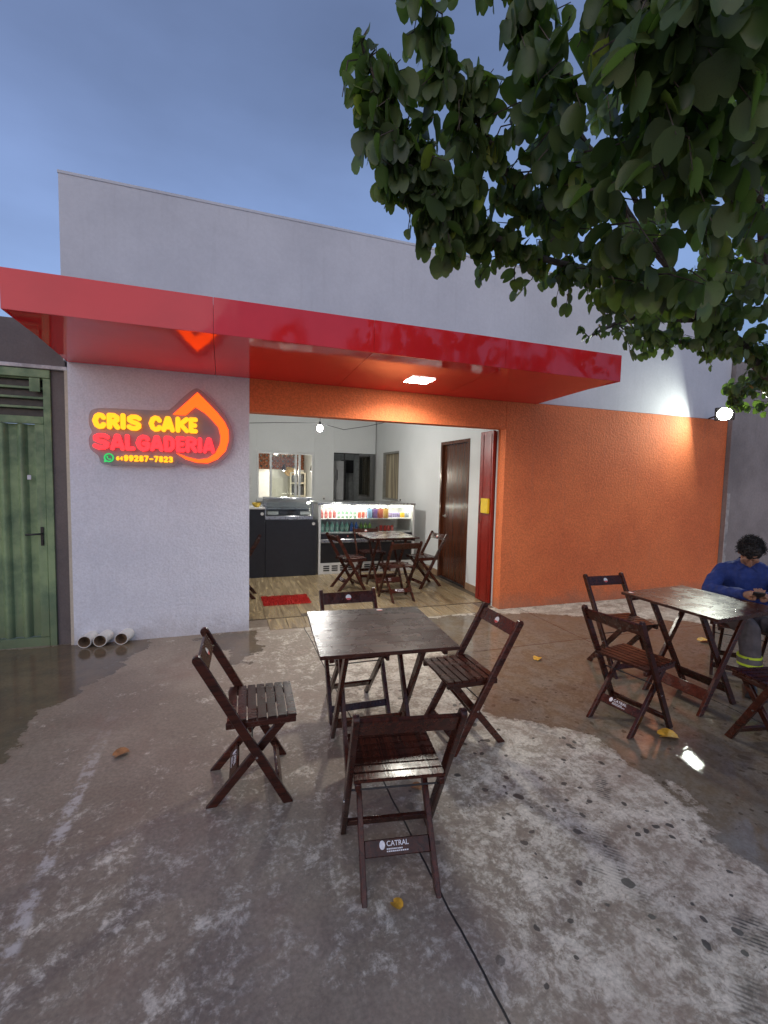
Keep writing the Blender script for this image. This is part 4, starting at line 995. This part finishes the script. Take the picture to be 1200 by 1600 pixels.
# ------------------------------------------------------------------ fallen leaves
def leaf_shape(fold, curl=0.):
    o = [(.0, .0), (.20, .0), (.40, .16), (.50, .42), (.47, .68), (.34, .92), (.20, 1.0), (.08, .92)]
    v = [(0, 0, 0), (0, .35, 0), (0, .76, 0)]; f = []
    for s in (1, -1):
        b = len(v)
        for x, y in o[1:]: v.append((s * x * math.cos(fold), y - .02, x * math.sin(fold) - curl * (y - .4) ** 2))
        r = [(0, b, b + 1), (0, b + 1, 1), (1, b + 1, b + 2), (1, b + 2, b + 3), (1, b + 3, 2), (2, b + 3, b + 4), (2, b + 4, b + 5), (2, b + 5, b + 6)]
        f += r if s == 1 else [q[::-1] for q in r]
    v[1] = (0, .35, -curl * .002); v[2] = (0, .76, -curl * .13)
    v = [(x, y, z) for x, y, z in v]
    return v, f
for x, y, a, s, mm, lb in ((.63, 1.54, .5, .05, 'leaf_dry', 'small yellow fallen leaf in front of the nearest chair'), (-.56, 2.90, 2., .085, 'leaf_brown', 'brown fallen leaf on the left of the pavement'), (2.74, 2.10, 1., .12, 'leaf_dry', 'large yellow fallen leaf lying in the puddle'), (.97, 2.13, 4., .06, 'leaf_brown', 'brown fallen leaf under the nearest chair'), (4.75, 3.32, 1.2, .11, 'leaf_dry', 'yellow fallen leaf behind the right-hand table'), (2.72, 3.40, 2.2, .08, 'leaf_dry', 'yellow fallen leaf on the wet ground left of the far chair')):
    v, f = leaf_shape(.35, .3); me = bpy.data.meshes.new('fallen_leaf'); me.from_pydata([(p[0] * s, (p[1] - .5) * s, (p[2]) * s + .010) for p in v], [], f)
    o = link_mesh('fallen_leaf', me, M[mm], None, True, (x, y, gz(y))); o.rotation_euler = (0, 0, a); tag(o, lb, 'leaf', 'fallen leaves')

# ------------------------------------------------------------------ seated person
def remesh(m, name, vox, mat, parent, sm=6, disp=None):
    me = m.mesh(name); ob = bpy.data.objects.new('tmp', me); col.objects.link(ob)
    md = ob.modifiers.new('r', 'REMESH'); md.mode = 'VOXEL'; md.voxel_size = vox
    s_ = ob.modifiers.new('s', 'SMOOTH'); s_.iterations = sm; s_.factor = .5
    dg = bpy.context.evaluated_depsgraph_get(); out = bpy.data.meshes.new_from_object(ob.evaluated_get(dg)); bpy.data.objects.remove(ob)
    if disp:
        for v in out.vertices: v.co = disp(v.co, v.normal)
    out.materials.clear(); out.materials.append(mat); out.polygons.foreach_set('use_smooth', [True] * len(out.polygons))
    o = bpy.data.objects.new(name, out); col.objects.link(o); o.parent = parent; return o
skin = plain('skin', (.30, .155, .095), .5, 0, .1, 30); hairm = plain('black_curly_hair', (.012, .010, .009), .65, 0, .3, 60, .6)
shirtm = plain('blue_work_shirt', (.013, .033, .165), .85, 0, .18, 18, .25); trm = plain('grey_work_trousers', (.10, .09, .095), .9, 0, .2, 18, .25)
bandm = plain('lime_band', (.55, .72, .05), .5); bandg = plain('grey_band', (.13, .125, .125), .6)
def person():
    g0 = gz(2.66)
    p = empty('person', (4.27, 2.66, g0), R(126.9), 'seated person in a blue work shirt looking down at a phone', 'person')
    HC = Vector((0, .19, 1.095)); th = R(56); HR = Matrix.Rotation(-th, 3, 'X')
    def h(x, y, z): return HC + HR @ Vector((x, y, z))
    # body: head, neck, trunk, arms and hands in one skin
    m = MB()
    m.ball(h(0, -.01, .025), (.074, .092, .088), 20, HR); m.ball(h(0, .02, -.035), (.062, .075, .085), 18, HR); m.ball(h(0, .055, -.085), (.038, .035, .032), 14, HR)
    m.tube([h(0, .088, .01), h(0, .105, -.02), h(0, .110, -.042)], [.008, .012, .014], 10); m.ball(h(.012, .095, -.042), .009, 8); m.ball(h(-.012, .095, -.042), .009, 8)
    for s in (-1, 1):
        m.ball(h(s * .074, -.005, -.012), (.010, .020, .032), 10, HR); m.ball(h(s * .03, .078, .024), (.024, .014, .009), 10, HR); m.ball(h(s * .042, .062, -.028), (.022, .02, .02), 10, HR)
    m.ball(h(0, .088, -.066), (.022, .012, .006), 10, HR); m.ball(h(0, .086, -.078), (.019, .012, .007), 10, HR)
    m.tube([(0, .06, .96), (0, .09, 1.02), h(0, -.02, -.05)], [.058, .054, .052], 14)
    m.tube([(0, .0, .50), (0, .0, .70), (0, .05, .90), (0, .06, .96)], [(.13, .09), (.13, .09), (.14, .085), (.07, .06)], 16)
    hands = {1: Vector((.03, .51, .795)), -1: Vector((-.09, .50, .790))}
    for s in (-1, 1):
        hd = hands[s]; el = Vector((s * .25, .235, .745)); sh_ = Vector((s * .16, .055, .905))
        m.tube([sh_, el, hd], [.045, .040, .026], 12); m.ball(el, .040, 10); 
        d = (hd - el).normalized(); u = Vector((0, 0, 1)); u = (u - d * u.dot(d)).normalized(); sd = d.cross(u)
        pal = hd + d * .045; m.tube([hd - d * .01, hd + d * .03, hd + d * .075], [(.016, .028), (.016, .040), (.013, .038)], 12)
        for k, (off, ln) in enumerate(((-.030, .058), (-.010, .068), (.010, .064), (.028, .050))):
            b0 = hd + d * .07 + sd * off; b1 = b0 + d * ln * .45 + u * .012; b2 = b1 + d * ln * .15 + u * .028 - sd * s * .006; b3 = b2 - d * ln * .25 + u * .016
            m.tube([b0 - d * .02, b0, b1, b2, b3], [.0095, .0095, .0085, .008, .007], 8); m.ball(b3, .007, 8); m.ball(b1, .0086, 8)
        t0 = hd + d * .02 - sd * s * .030; t1 = t0 + d * .03 - sd * s * .016 + u * .014; t2 = t1 + d * .03 + u * .012 + sd * s * .008
        m.tube([t0 + sd * s * .012, t0, t1, t2], [.013, .012, .010, .008], 8); m.ball(t2, .008, 8)
    remesh(m, 'body', .0055, skin, p, 2)
    # hair
    m = MB(); m.ball(h(0, -.018, .042), (.080, .096, .080), 24, HR); m.ball(h(0, .028, .085), (.062, .046, .040), 18, HR); m.ball(h(0, -.06, -.02), (.072, .05, .06), 16, HR)
    def curl(c, n): 
        a = noise.noise(c * 30) * .016 + noise.noise(c * 75) * .010; return c + n * a
    hr = remesh(m, 'hair', .006, hairm, p, 1, curl)
    m = MB(); rr = random.Random(5)
    for k in range(1500):                                  # loose curls that break up the outline
        v = Vector((rr.gauss(0, 1), rr.gauss(0, 1), rr.gauss(0, 1))).normalized()
        if v.z < -.1 - .25 * rr.random() or (v.y > .45 and v.z < .45): continue
        q = h(v.x * .083, -.014 + v.y * .098, .040 + v.z * .084); n_ = HR @ v; t1 = n_.orthogonal().normalized(); t2 = n_.cross(t1); a0 = rr.uniform(0, 6.3)
        ln_ = rr.uniform(.003, .011); q = q - n_ * .008; pts = [q + n_ * (.004 + ln_ * i) + (t1 * math.cos(a0 + i * 1.3) + t2 * math.sin(a0 + i * 1.3)) * .007 for i in range(4)]
        m.tube(pts, [.0022, .002, .0016, .0008], 4)
    tag(m.build('curls', hairm, hr, world=False), kind='stuff')
    # shirt with collar and long sleeves
    m = MB()
    m.tube([(0, -.02, .46), (0, -.01, .58), (0, .01, .72), (0, .04, .86), (0, .055, .93), (0, .06, .985)], [(.165, .13), (.165, .125), (.175, .125), (.182, .115), (.150, .095), (.080, .07)], 24)
    for s in (-1, 1):
        hd = hands[s]; el = Vector((s * .258, .23, .745)); sh_ = Vector((s * .165, .05, .905)); d = (hd - el).normalized()
        m.ball(sh_, .066, 14); m.tube([(0, .045, .945), sh_], [.085, .066], 14); m.tube([(0, .05, .87), sh_ - Vector((0, 0, .03))], [.11, .075], 14); m.tube([sh_, (sh_ + el) / 2 + Vector((s * .010, 0, 0)), el, el + d * .05], [.070, .066, .062, .058], 14); m.ball(el, .062, 12)
        m.tube([el, (el + hd) / 2, hd - d * .015], [.06, .052, .042], 14)
    def crease(c, n):
        a = noise.noise(Vector((c.x * 9, c.y * 9, c.z * 5))) * .014 + noise.noise(Vector((c.x * 26, c.y * 26, c.z * 9))) * .009; return c + n * a
    shirt = remesh(m, 'shirt', .009, shirtm, p, 3, crease)
    m = MB()
    for s in (-1, 1):
        pts = [(0, -.012, 1.035), (s * .055, .0, 1.025), (s * .078, .05, 1.005), (s * .060, .105, .985), (s * .022, .135, .965)]
        lo = [(0, -.05, .995), (s * .075, -.03, .985), (s * .112, .04, .965), (s * .098, .115, .945), (s * .062, .145, .93)]
        n_ = len(pts); th_ = Vector((0, 0, .006)); m.add(pts + lo + [tuple(Vector(q) - th_) for q in pts + lo], [(i, i + 1, n_ + i + 1, n_ + i) for i in range(n_ - 1)] + [(2 * n_ + i, 3 * n_ + i, 3 * n_ + i + 1, 2 * n_ + i + 1) for i in range(n_ - 1)] + [(n_ + i, n_ + i + 1, 3 * n_ + i + 1, 3 * n_ + i) for i in range(n_ - 1)])
    m.build('collar', shirtm, shirt, world=False)
    # trousers
    m = MB(); m.tube([(0, -.07, .50), (0, .0, .49), (0, .08, .50)], [(.12, .08), (.17, .09), (.15, .08)], 16)
    feet = {}
    for s in (-1, 1):
        hip = Vector((s * .085, .0, .50)); kn = Vector((s * .12 - .13, .37, .505)); an = Vector((s * .11 - .15, .40, .12)); feet[s] = an
        m.tube([hip, (hip + kn) / 2, kn], [.095, .085, .072], 14); m.ball(kn, .073, 12); m.tube([kn, kn * .5 + an * .5, an, an - Vector((0, 0, .03))], [.072, .074, .076, .076], 14)
    tr = remesh(m, 'trousers', .010, trm, p, 3, crease)
    for s in (-1, 1):
        an = feet[s]; kn = Vector((s * .12 - .13, .37, .505))
        for zz, mm, hh in ((.285, bandm, .018), (.255, bandg, .040), (.225, bandm, .018)):
            t = (kn.z - zz) / (kn.z - an.z); c = kn.lerp(an, t); c.z = zz
            MB().lathe([(.083, -hh / 2), (.084, 0), (.083, hh / 2)], c, 20).build('reflective_band', mm, tr, world=False)
        f0 = Vector((an.x, an.y, .0)); m = MB()
        m.tube([(an.x, an.y - .07, .045), (an.x, an.y, .055), (an.x, an.y + .09, .045), (an.x, an.y + .17, .032)], [(.030, .036), (.042, .052), (.046, .042), (.032, .026)], 14)
        m.box(an.x - .043, an.x + .043, an.y - .09, an.y + .17, .002, .025)
        remesh(m, 'boot', .008, M['black'], p, 3)
    return p, hands
per, hands = person()
ph = empty('mobile_phone', (0, 0, 0), 0, 'dark mobile phone held by the seated person', 'phone')
ca, sa = math.cos(R(126.9)), math.sin(R(126.9)); pc = Vector((-.03, .595, .822))
ph.location = (4.27 + ca * pc.x - sa * pc.y, 2.66 + sa * pc.x + ca * pc.y, gz(2.3) + pc.z)
ph.rotation_euler = (Matrix.Rotation(R(126.9), 3, 'Z') @ Matrix.Rotation(R(28), 3, 'X')).to_euler()
MB().box(-.037, .037, -.075, .075, -.004, .004).build('case', M['black'], ph, .003, 2, world=False)
MB().box(-.034, .034, -.071, .071, .0042, .0046).build('screen', plain('phone_glass', (.03, .035, .04), .1), ph, world=False)

# ------------------------------------------------------------------ tree
TR = empty('orchid_tree', (5.05, 2.15, gz(2.15)), 0, 'broad-leaved tree overhanging the pavement from the right', 'tree')
BR = []
def branch(pts, r0, r1):
    pts = [Vector(p) for p in pts]; out = []
    for i in range(len(pts) - 1):
        for k in range(3):
            t = k / 3; a = pts[max(i - 1, 0)]; b = pts[i]; c = pts[i + 1]; d = pts[min(i + 2, len(pts) - 1)]
            out.append(.5 * ((2 * b) + (c - a) * t + (2 * a - 5 * b + 4 * c - d) * t * t + (3 * b - a - 3 * c + d) * t ** 3))
    out.append(pts[-1]); n = len(out)
    rad = [r0 + (r1 - r0) * i / (n - 1) for i in range(n)]
    out = [p + Vector((rng.uniform(-1, 1), rng.uniform(-1, 1), rng.uniform(-1, 1))) * min(.012, rad[i] * .6) * (0 < i < n - 1) for i, p in enumerate(out)]
    BR.append((out, rad)); return out
trunk = branch([(5.05, 2.15, -.1), (5.0, 2.17, .6), (4.92, 2.2, 1.3), (4.75, 2.24, 1.9), (4.65, 2.24, 2.23)], .13, .085)
limbs = [
 branch([(4.65, 2.24, 2.23), (4.2, 2.26, 2.33), (3.7, 2.27, 2.42), (3.42, 2.27, 2.57), (3.02, 2.21, 2.68), (2.53, 2.07, 2.8), (2.01, 1.84, 2.9), (1.61, 1.67, 3.04)], .05, .008),
 branch([(4.65, 2.24, 2.23), (4.0, 2.15, 2.65), (3.48, 2.16, 2.8), (2.9, 2.25, 2.68), (2.45, 2.3, 2.65), (2.11, 2.3, 2.49)], .045, .007),
 branch([(3.42, 2.27, 2.57), (3.32, 2.31, 2.59), (2.91, 2.35, 2.58), (2.67, 2.32, 2.61), (2.48, 2.4, 2.67)], .022, .005),
 branch([(3.02, 2.21, 2.68), (2.46, 2.09, 2.7), (1.94, 1.95, 2.67), (1.46, 1.85, 2.64), (1.23, 1.77, 2.62), (0.87, 1.68, 2.63), (0.67, 1.66, 2.78), (0.55, 1.66, 2.95), (0.46, 1.65, 3.11)], .022, .003),
 branch([(2.53, 2.07, 2.8), (1.6, 1.86, 2.75), (1.3, 1.76, 2.78), (1.05, 1.63, 2.81), (0.83, 1.57, 2.97), (0.74, 1.55, 3.08), (0.66, 1.54, 3.22), (0.6, 1.51, 3.29)], .02, .003),
 branch([(2.53, 2.07, 2.8), (1.83, 1.79, 2.91), (1.31, 1.56, 2.99), (1.02, 1.46, 3.1), (0.9, 1.4, 3.25)], .02, .004),
 branch([(3.02, 2.21, 2.68), (2.64, 1.93, 2.9), (1.93, 1.55, 3.02), (1.42, 1.31, 3.06), (1.13, 1.21, 3.19)], .024, .004),
 branch([(4.0, 2.15, 2.65), (3.14, 1.97, 2.93), (2.3, 1.53, 3.09), (1.67, 1.23, 3.11), (1.39, 1.12, 3.23)], .03, .004),
 branch([(4.65, 2.24, 2.23), (4.3, 1.7, 2.9), (3.4, 1.1, 3.3), (2.4, .7, 3.4), (1.7, .55, 3.4)], .05, .006),
 branch([(4.75, 2.24, 1.9), (4.9, 1.4, 2.7), (4.4, .5, 3.4), (3.6, -.3, 3.7)], .05, .008),
 branch([(4.65, 2.24, 2.23), (4.9, 2.7, 3.0), (4.6, 3.0, 3.7), (4.2, 3.0, 4.1)], .045, .008),
 branch([(4.65, 2.24, 2.23), (4.6, 2.2, 3.0), (3.9, 1.9, 3.6), (3.0, 1.6, 3.9)], .045, .008),
 branch([(3.7, 2.27, 2.42), (3.92, 2.4, 2.47), (4.35, 2.70, 2.50), (4.75, 3.10, 2.56), (5.0, 3.35, 2.52), (5.05, 3.45, 2.42)], .014, .004),
 branch([(4.75, 2.24, 1.9), (5.6, 1.9, 2.7), (6.3, 1.6, 3.3)], .05, .01)]
m = MB(); m.tube(trunk, BR[0][1], 14); m.build('trunk', M['bark'], TR)
for out, rad in BR[1:]:
    m = MB(); m.tube(out, rad, 8); m.build('limb', M['bark'], TR)
LEAF = [leaf_shape(f_, c_) for f_, c_ in ((.25, .25), (.55, .35), (.9, .45), (.1, .15))]
leaves = []; twigs = MB()
lr = np.random.RandomState(4)
def leaf_at(p, s, hang=1.):
    """leaf hung from p: blade points down and outward"""
    az = lr.uniform(0, 2 * math.pi); droop = R(88 - 60 * lr.rand() ** 1.5) * hang
    y = Vector((math.cos(az) * math.cos(droop), math.sin(az) * math.cos(droop), -math.sin(droop)))
    x = y.cross(Vector((0, 0, 1))).normalized(); z = x.cross(y)
    rr = Matrix.Rotation(lr.uniform(-.9, .9), 3, y); x = rr @ x; z = rr @ z
    mt_ = Matrix((x * s, y * s, z * s)).transposed().to_4x4(); mt_.translation = p
    leaves.append((mt_, lr.randint(4)))
def twig(p0, p1, n, s):
    p0, p1 = Vector(p0), Vector(p1); d = p1 - p0
    mid_ = (p0 + p1) / 2 + Vector(lr.uniform(-.03, .03, 3)) + Vector((0, 0, .02))
    twigs.tube([p0, mid_, p1], [.0035, .0028, .0015], 4, cap=False)
    for k in range(n):
        t = (k + .6) / n; q = p0 * (1 - t) ** 2 + 2 * t * (1 - t) * mid_ + p1 * t * t + Vector(lr.uniform(-.012, .012, 3))
        leaf_at(q, s * lr.uniform(.7, 1.2))
ALL = [(Vector(p), i) for i, (o, r) in enumerate(BR[1:]) for p in o]
def clump(c, rad, nt, s, per=5):
    c = Vector(c)
    for k in range(nt):
        v = Vector(lr.normal(size=3)); v = v / max(v.length, 1e-3) * rad * lr.uniform(.25, 1.) ** .6
        tip = c + Vector((v.x, v.y, v.z * .85))
        b = min(ALL, key=lambda q: (q[0] - tip).length + .15 * lr.rand())[0]
        st = tip + (b - tip) * min(1, .22 / max((b - tip).length, .01)) if (b - tip).length > .3 else b
        twig(st, tip, per, s)
CL = [
 ((2.64, 1.91, 2.67), 0.152, 9, 0.095, 5),
 ((2.89, 2.25, 2.60), 0.142, 7, 0.08, 5),
 ((3.22, 2.18, 2.60), 0.170, 9, 0.085, 5),
 ((3.12, 1.97, 2.81), 0.195, 10, 0.095, 5),
 ((2.55, 2.15, 2.59), 0.117, 6, 0.08, 5),
 ((3.46, 2.15, 2.60), 0.173, 8, 0.085, 5),
 ((2.00, 2.03, 2.60), 0.126, 7, 0.08, 5),
 ((2.57, 2.30, 2.49), 0.107, 5, 0.07, 5),
 ((5.04, 3.35, 2.66), 0.199, 7, 0.085, 5),
 ((5.26, 3.26, 2.50), 0.199, 7, 0.085, 5),
 ((4.90, 3.14, 2.67), 0.163, 5, 0.085, 5),
 ((0.80, 1.64, 2.80), 0.096, 7, 0.092, 4),
 ((0.82, 1.70, 2.65), 0.105, 7, 0.09, 4),
 ((0.89, 1.64, 2.78), 0.098, 6, 0.09, 4),
 ((0.67, 1.62, 2.88), 0.097, 6, 0.095, 4),
 ((0.87, 1.57, 3.06), 0.069, 4, 0.09, 4),
 ((0.59, 1.64, 2.97), 0.087, 5, 0.095, 4),
 ((1.09, 1.77, 2.69), 0.122, 7, 0.088, 4),
 ((0.55, 1.66, 2.77), 0.083, 5, 0.095, 4),
 ((0.97, 1.81, 2.58), 0.092, 5, 0.085, 4),
 ((0.44, 1.68, 2.90), 0.07, 3, 0.082, 4),
 ((0.50, 1.69, 2.78), 0.07, 3, 0.082, 4),
 ((0.60, 1.70, 2.66), 0.08, 4, 0.082, 4),
 ((0.72, 1.72, 2.56), 0.07, 3, 0.078, 4),
 ((0.85, 1.75, 2.52), 0.06, 3, 0.078, 4),
 ((0.49, 1.66, 3.09), 0.068, 3, 0.062, 4),
 ((0.52, 1.68, 2.99), 0.092, 5, 0.074, 4),
 ((0.50, 1.68, 2.88), 0.097, 5, 0.081, 4),
 ((0.57, 1.65, 2.82), 0.127, 7, 0.084, 4),
 ((0.60, 1.66, 2.71), 0.117, 7, 0.084, 4),
 ((0.71, 1.66, 2.68), 0.132, 7, 0.081, 4),
 ((0.73, 1.68, 2.59), 0.110, 6, 0.081, 4),
 ((0.81, 1.70, 2.53), 0.070, 4, 0.074, 4),
 ((0.61, 1.55, 3.15), 0.086, 5, 0.084, 4),
 ((0.62, 1.59, 3.02), 0.123, 7, 0.092, 4),
 ((0.71, 1.54, 3.12), 0.071, 4, 0.081, 4),
 ((0.73, 1.57, 2.93), 0.113, 5, 0.084, 4),
 ((0.88, 1.60, 2.90), 0.119, 6, 0.081, 4),
 ((0.79, 1.62, 2.81), 0.107, 5, 0.074, 4),
 ((0.92, 1.68, 2.73), 0.151, 6, 0.077, 4),
 ((0.98, 1.75, 2.63), 0.132, 5, 0.074, 4),
 ((0.96, 1.52, 3.03), 0.115, 4, 0.077, 4),
 ((0.95, 1.58, 2.94), 0.107, 3, 0.074, 4),
 ((1.12, 1.61, 2.86), 0.163, 6, 0.081, 4),
 ((1.16, 1.75, 2.75), 0.177, 7, 0.074, 5),
 ((1.19, 1.83, 2.61), 0.143, 5, 0.066, 5),
 ((1.37, 1.93, 2.53), 0.123, 4, 0.062, 5),
 ((1.11, 1.80, 2.51), 0.078, 3, 0.062, 4),
 ((1.62, 2.05, 2.55), 0.127, 4, 0.063, 5),
 ((0.99, 1.35, 3.01), 0.126, 7, 0.089, 5),
 ((0.92, 1.33, 3.08), 0.091, 5, 0.089, 5),
 ((1.10, 1.41, 2.90), 0.134, 7, 0.084, 5),
 ((1.29, 1.55, 2.74), 0.188, 9, 0.084, 5),
 ((1.47, 1.79, 2.66), 0.190, 9, 0.074, 5),
 ((1.81, 1.99, 2.62), 0.167, 6, 0.068, 5),
 ((2.07, 2.22, 2.58), 0.113, 4, 0.059, 4),
 ((1.00, 1.13, 2.86), 0.145, 10, 0.092, 5),
 ((1.15, 1.22, 2.76), 0.172, 10, 0.092, 5),
 ((1.33, 1.31, 2.64), 0.190, 12, 0.092, 5),
 ((1.72, 1.71, 2.64), 0.205, 11, 0.079, 5),
 ((2.06, 1.90, 2.58), 0.167, 8, 0.071, 5),
 ((2.37, 2.21, 2.52), 0.109, 3, 0.056, 4),
 ((2.43, 2.29, 2.41), 0.065, 2, 0.051, 4),
 ((0.99, 0.90, 2.67), 0.138, 10, 0.095, 5),
 ((1.13, 0.95, 2.55), 0.159, 12, 0.095, 5),
 ((1.35, 1.08, 2.47), 0.176, 12, 0.095, 5),
 ((1.62, 1.30, 2.40), 0.178, 10, 0.093, 5),
 ((2.00, 1.70, 2.45), 0.123, 5, 0.079, 4),
 ((2.81, 2.27, 2.49), 0.092, 3, 0.056, 5),
 ((3.11, 2.27, 2.46), 0.104, 3, 0.056, 5),
 ((1.16, 0.84, 2.67), 0.138, 10, 0.095, 5),
 ((1.43, 0.96, 2.61), 0.172, 12, 0.095, 5),
 ((1.75, 1.16, 2.58), 0.201, 12, 0.087, 5),
 ((2.60, 1.72, 2.71), 0.201, 8, 0.079, 5),
 ((3.80, 2.55, 2.40), 0.171, 5, 0.068, 6),
 ((4.08, 2.55, 2.35), 0.175, 5, 0.068, 6),
 ((3.66, 2.29, 2.48), 0.138, 4, 0.063, 5),
 ((1.44, 0.85, 2.71), 0.201, 9, 0.095, 5),
 ((1.96, 1.09, 2.63), 0.268, 7, 0.087, 5),
 ((3.19, 1.72, 2.63), 0.326, 6, 0.079, 5),
 ((0.87, 1.53, 3.41), 0.134, 7, 0.089, 5),
 ((0.98, 1.27, 3.22), 0.176, 7, 0.089, 5),
 ((0.98, 0.92, 2.90), 0.169, 8, 0.095, 5),
 ((1.18, 0.85, 2.90), 0.169, 7, 0.095, 5),
 ((1.75, 2.09, 3.62), 0.402, 10, 0.1, 5),
 ((2.23, 2.12, 3.43), 0.508, 13, 0.1, 5),
 ((2.38, 1.87, 3.63), 0.469, 13, 0.1, 5),
 ((1.72, 2.27, 3.06), 0.254, 6, 0.071, 5),
 ((3.29, 2.15, 3.19), 0.377, 7, 0.071, 5),
 ((3.2, 0.9, 3.5), 0.6, 26, 0.12, 5),
 ((2.4, 0.4, 3.6), 0.6, 24, 0.12, 5),
 ((3.8, 0, 3.8), 0.7, 26, 0.12, 5),
 ((4.6, 0.6, 3.4), 0.7, 24, 0.12, 5),
 ((4.6, 3.0, 3.9), 0.6, 24, 0.12, 5),
 ((3.4, 1.7, 3.9), 0.6, 26, 0.12, 5),
 ((5.8, 1.8, 3.3), 0.7, 22, 0.12, 5),
 ((1.9, 0.3, 3.4), 0.4, 12, 0.12, 5),
 ((4.3, 1.3, 3.2), 0.6, 22, 0.12, 5),
 ((4.0, 2.3, 3.4), 0.5, 13, 0.12, 5),
]
for c in CL: clump(*c)
tag(twigs.build('twig', M['bark'], TR), kind='stuff')
cam = Vector((0, 0, 1.6)); fw = sc.camera.matrix_world.to_3x3() @ Vector((0, 0, -1))
vis = [i for i, (mt_, k) in enumerate(leaves) if (mt_.translation - cam).normalized().dot(fw) > .62]
vis.sort(key=lambda i: (leaves[i][0].translation - cam).length); big = set(vis[:300])
LM = []
for v, f in LEAF:
    me = bpy.data.meshes.new('leaf'); me.from_pydata(v, [], f); me.materials.append(M['leaf']); me.polygons.foreach_set('use_smooth', [True] * len(f)); LM.append(me)
toff = Matrix.Translation(-wl(TR))
for i in sorted(big):
    o = bpy.data.objects.new('leaf', LM[leaves[i][1]]); col.objects.link(o); o.parent = TR; o.matrix_local = toff @ leaves[i][0]
VV = []; FF = []; base = 0
for i, (mt_, k) in enumerate(leaves):
    if i in big: continue
    v, f = LEAF[k]; A = np.array(mt_); P = np.array(v) @ A[:3, :3].T + A[:3, 3] - np.array(wl(TR)); VV.append(P); FF.append(np.array(f) + base); base += len(v)
me = bpy.data.meshes.new('foliage'); me.from_pydata(np.concatenate(VV).tolist(), [], np.concatenate(FF).tolist())
me.materials.append(M['leaf']); me.polygons.foreach_set('use_smooth', [True] * len(me.polygons))
fo = bpy.data.objects.new('foliage', me); col.objects.link(fo); fo.parent = TR; tag(fo, kind='stuff')
print('LEAVES', len(leaves))
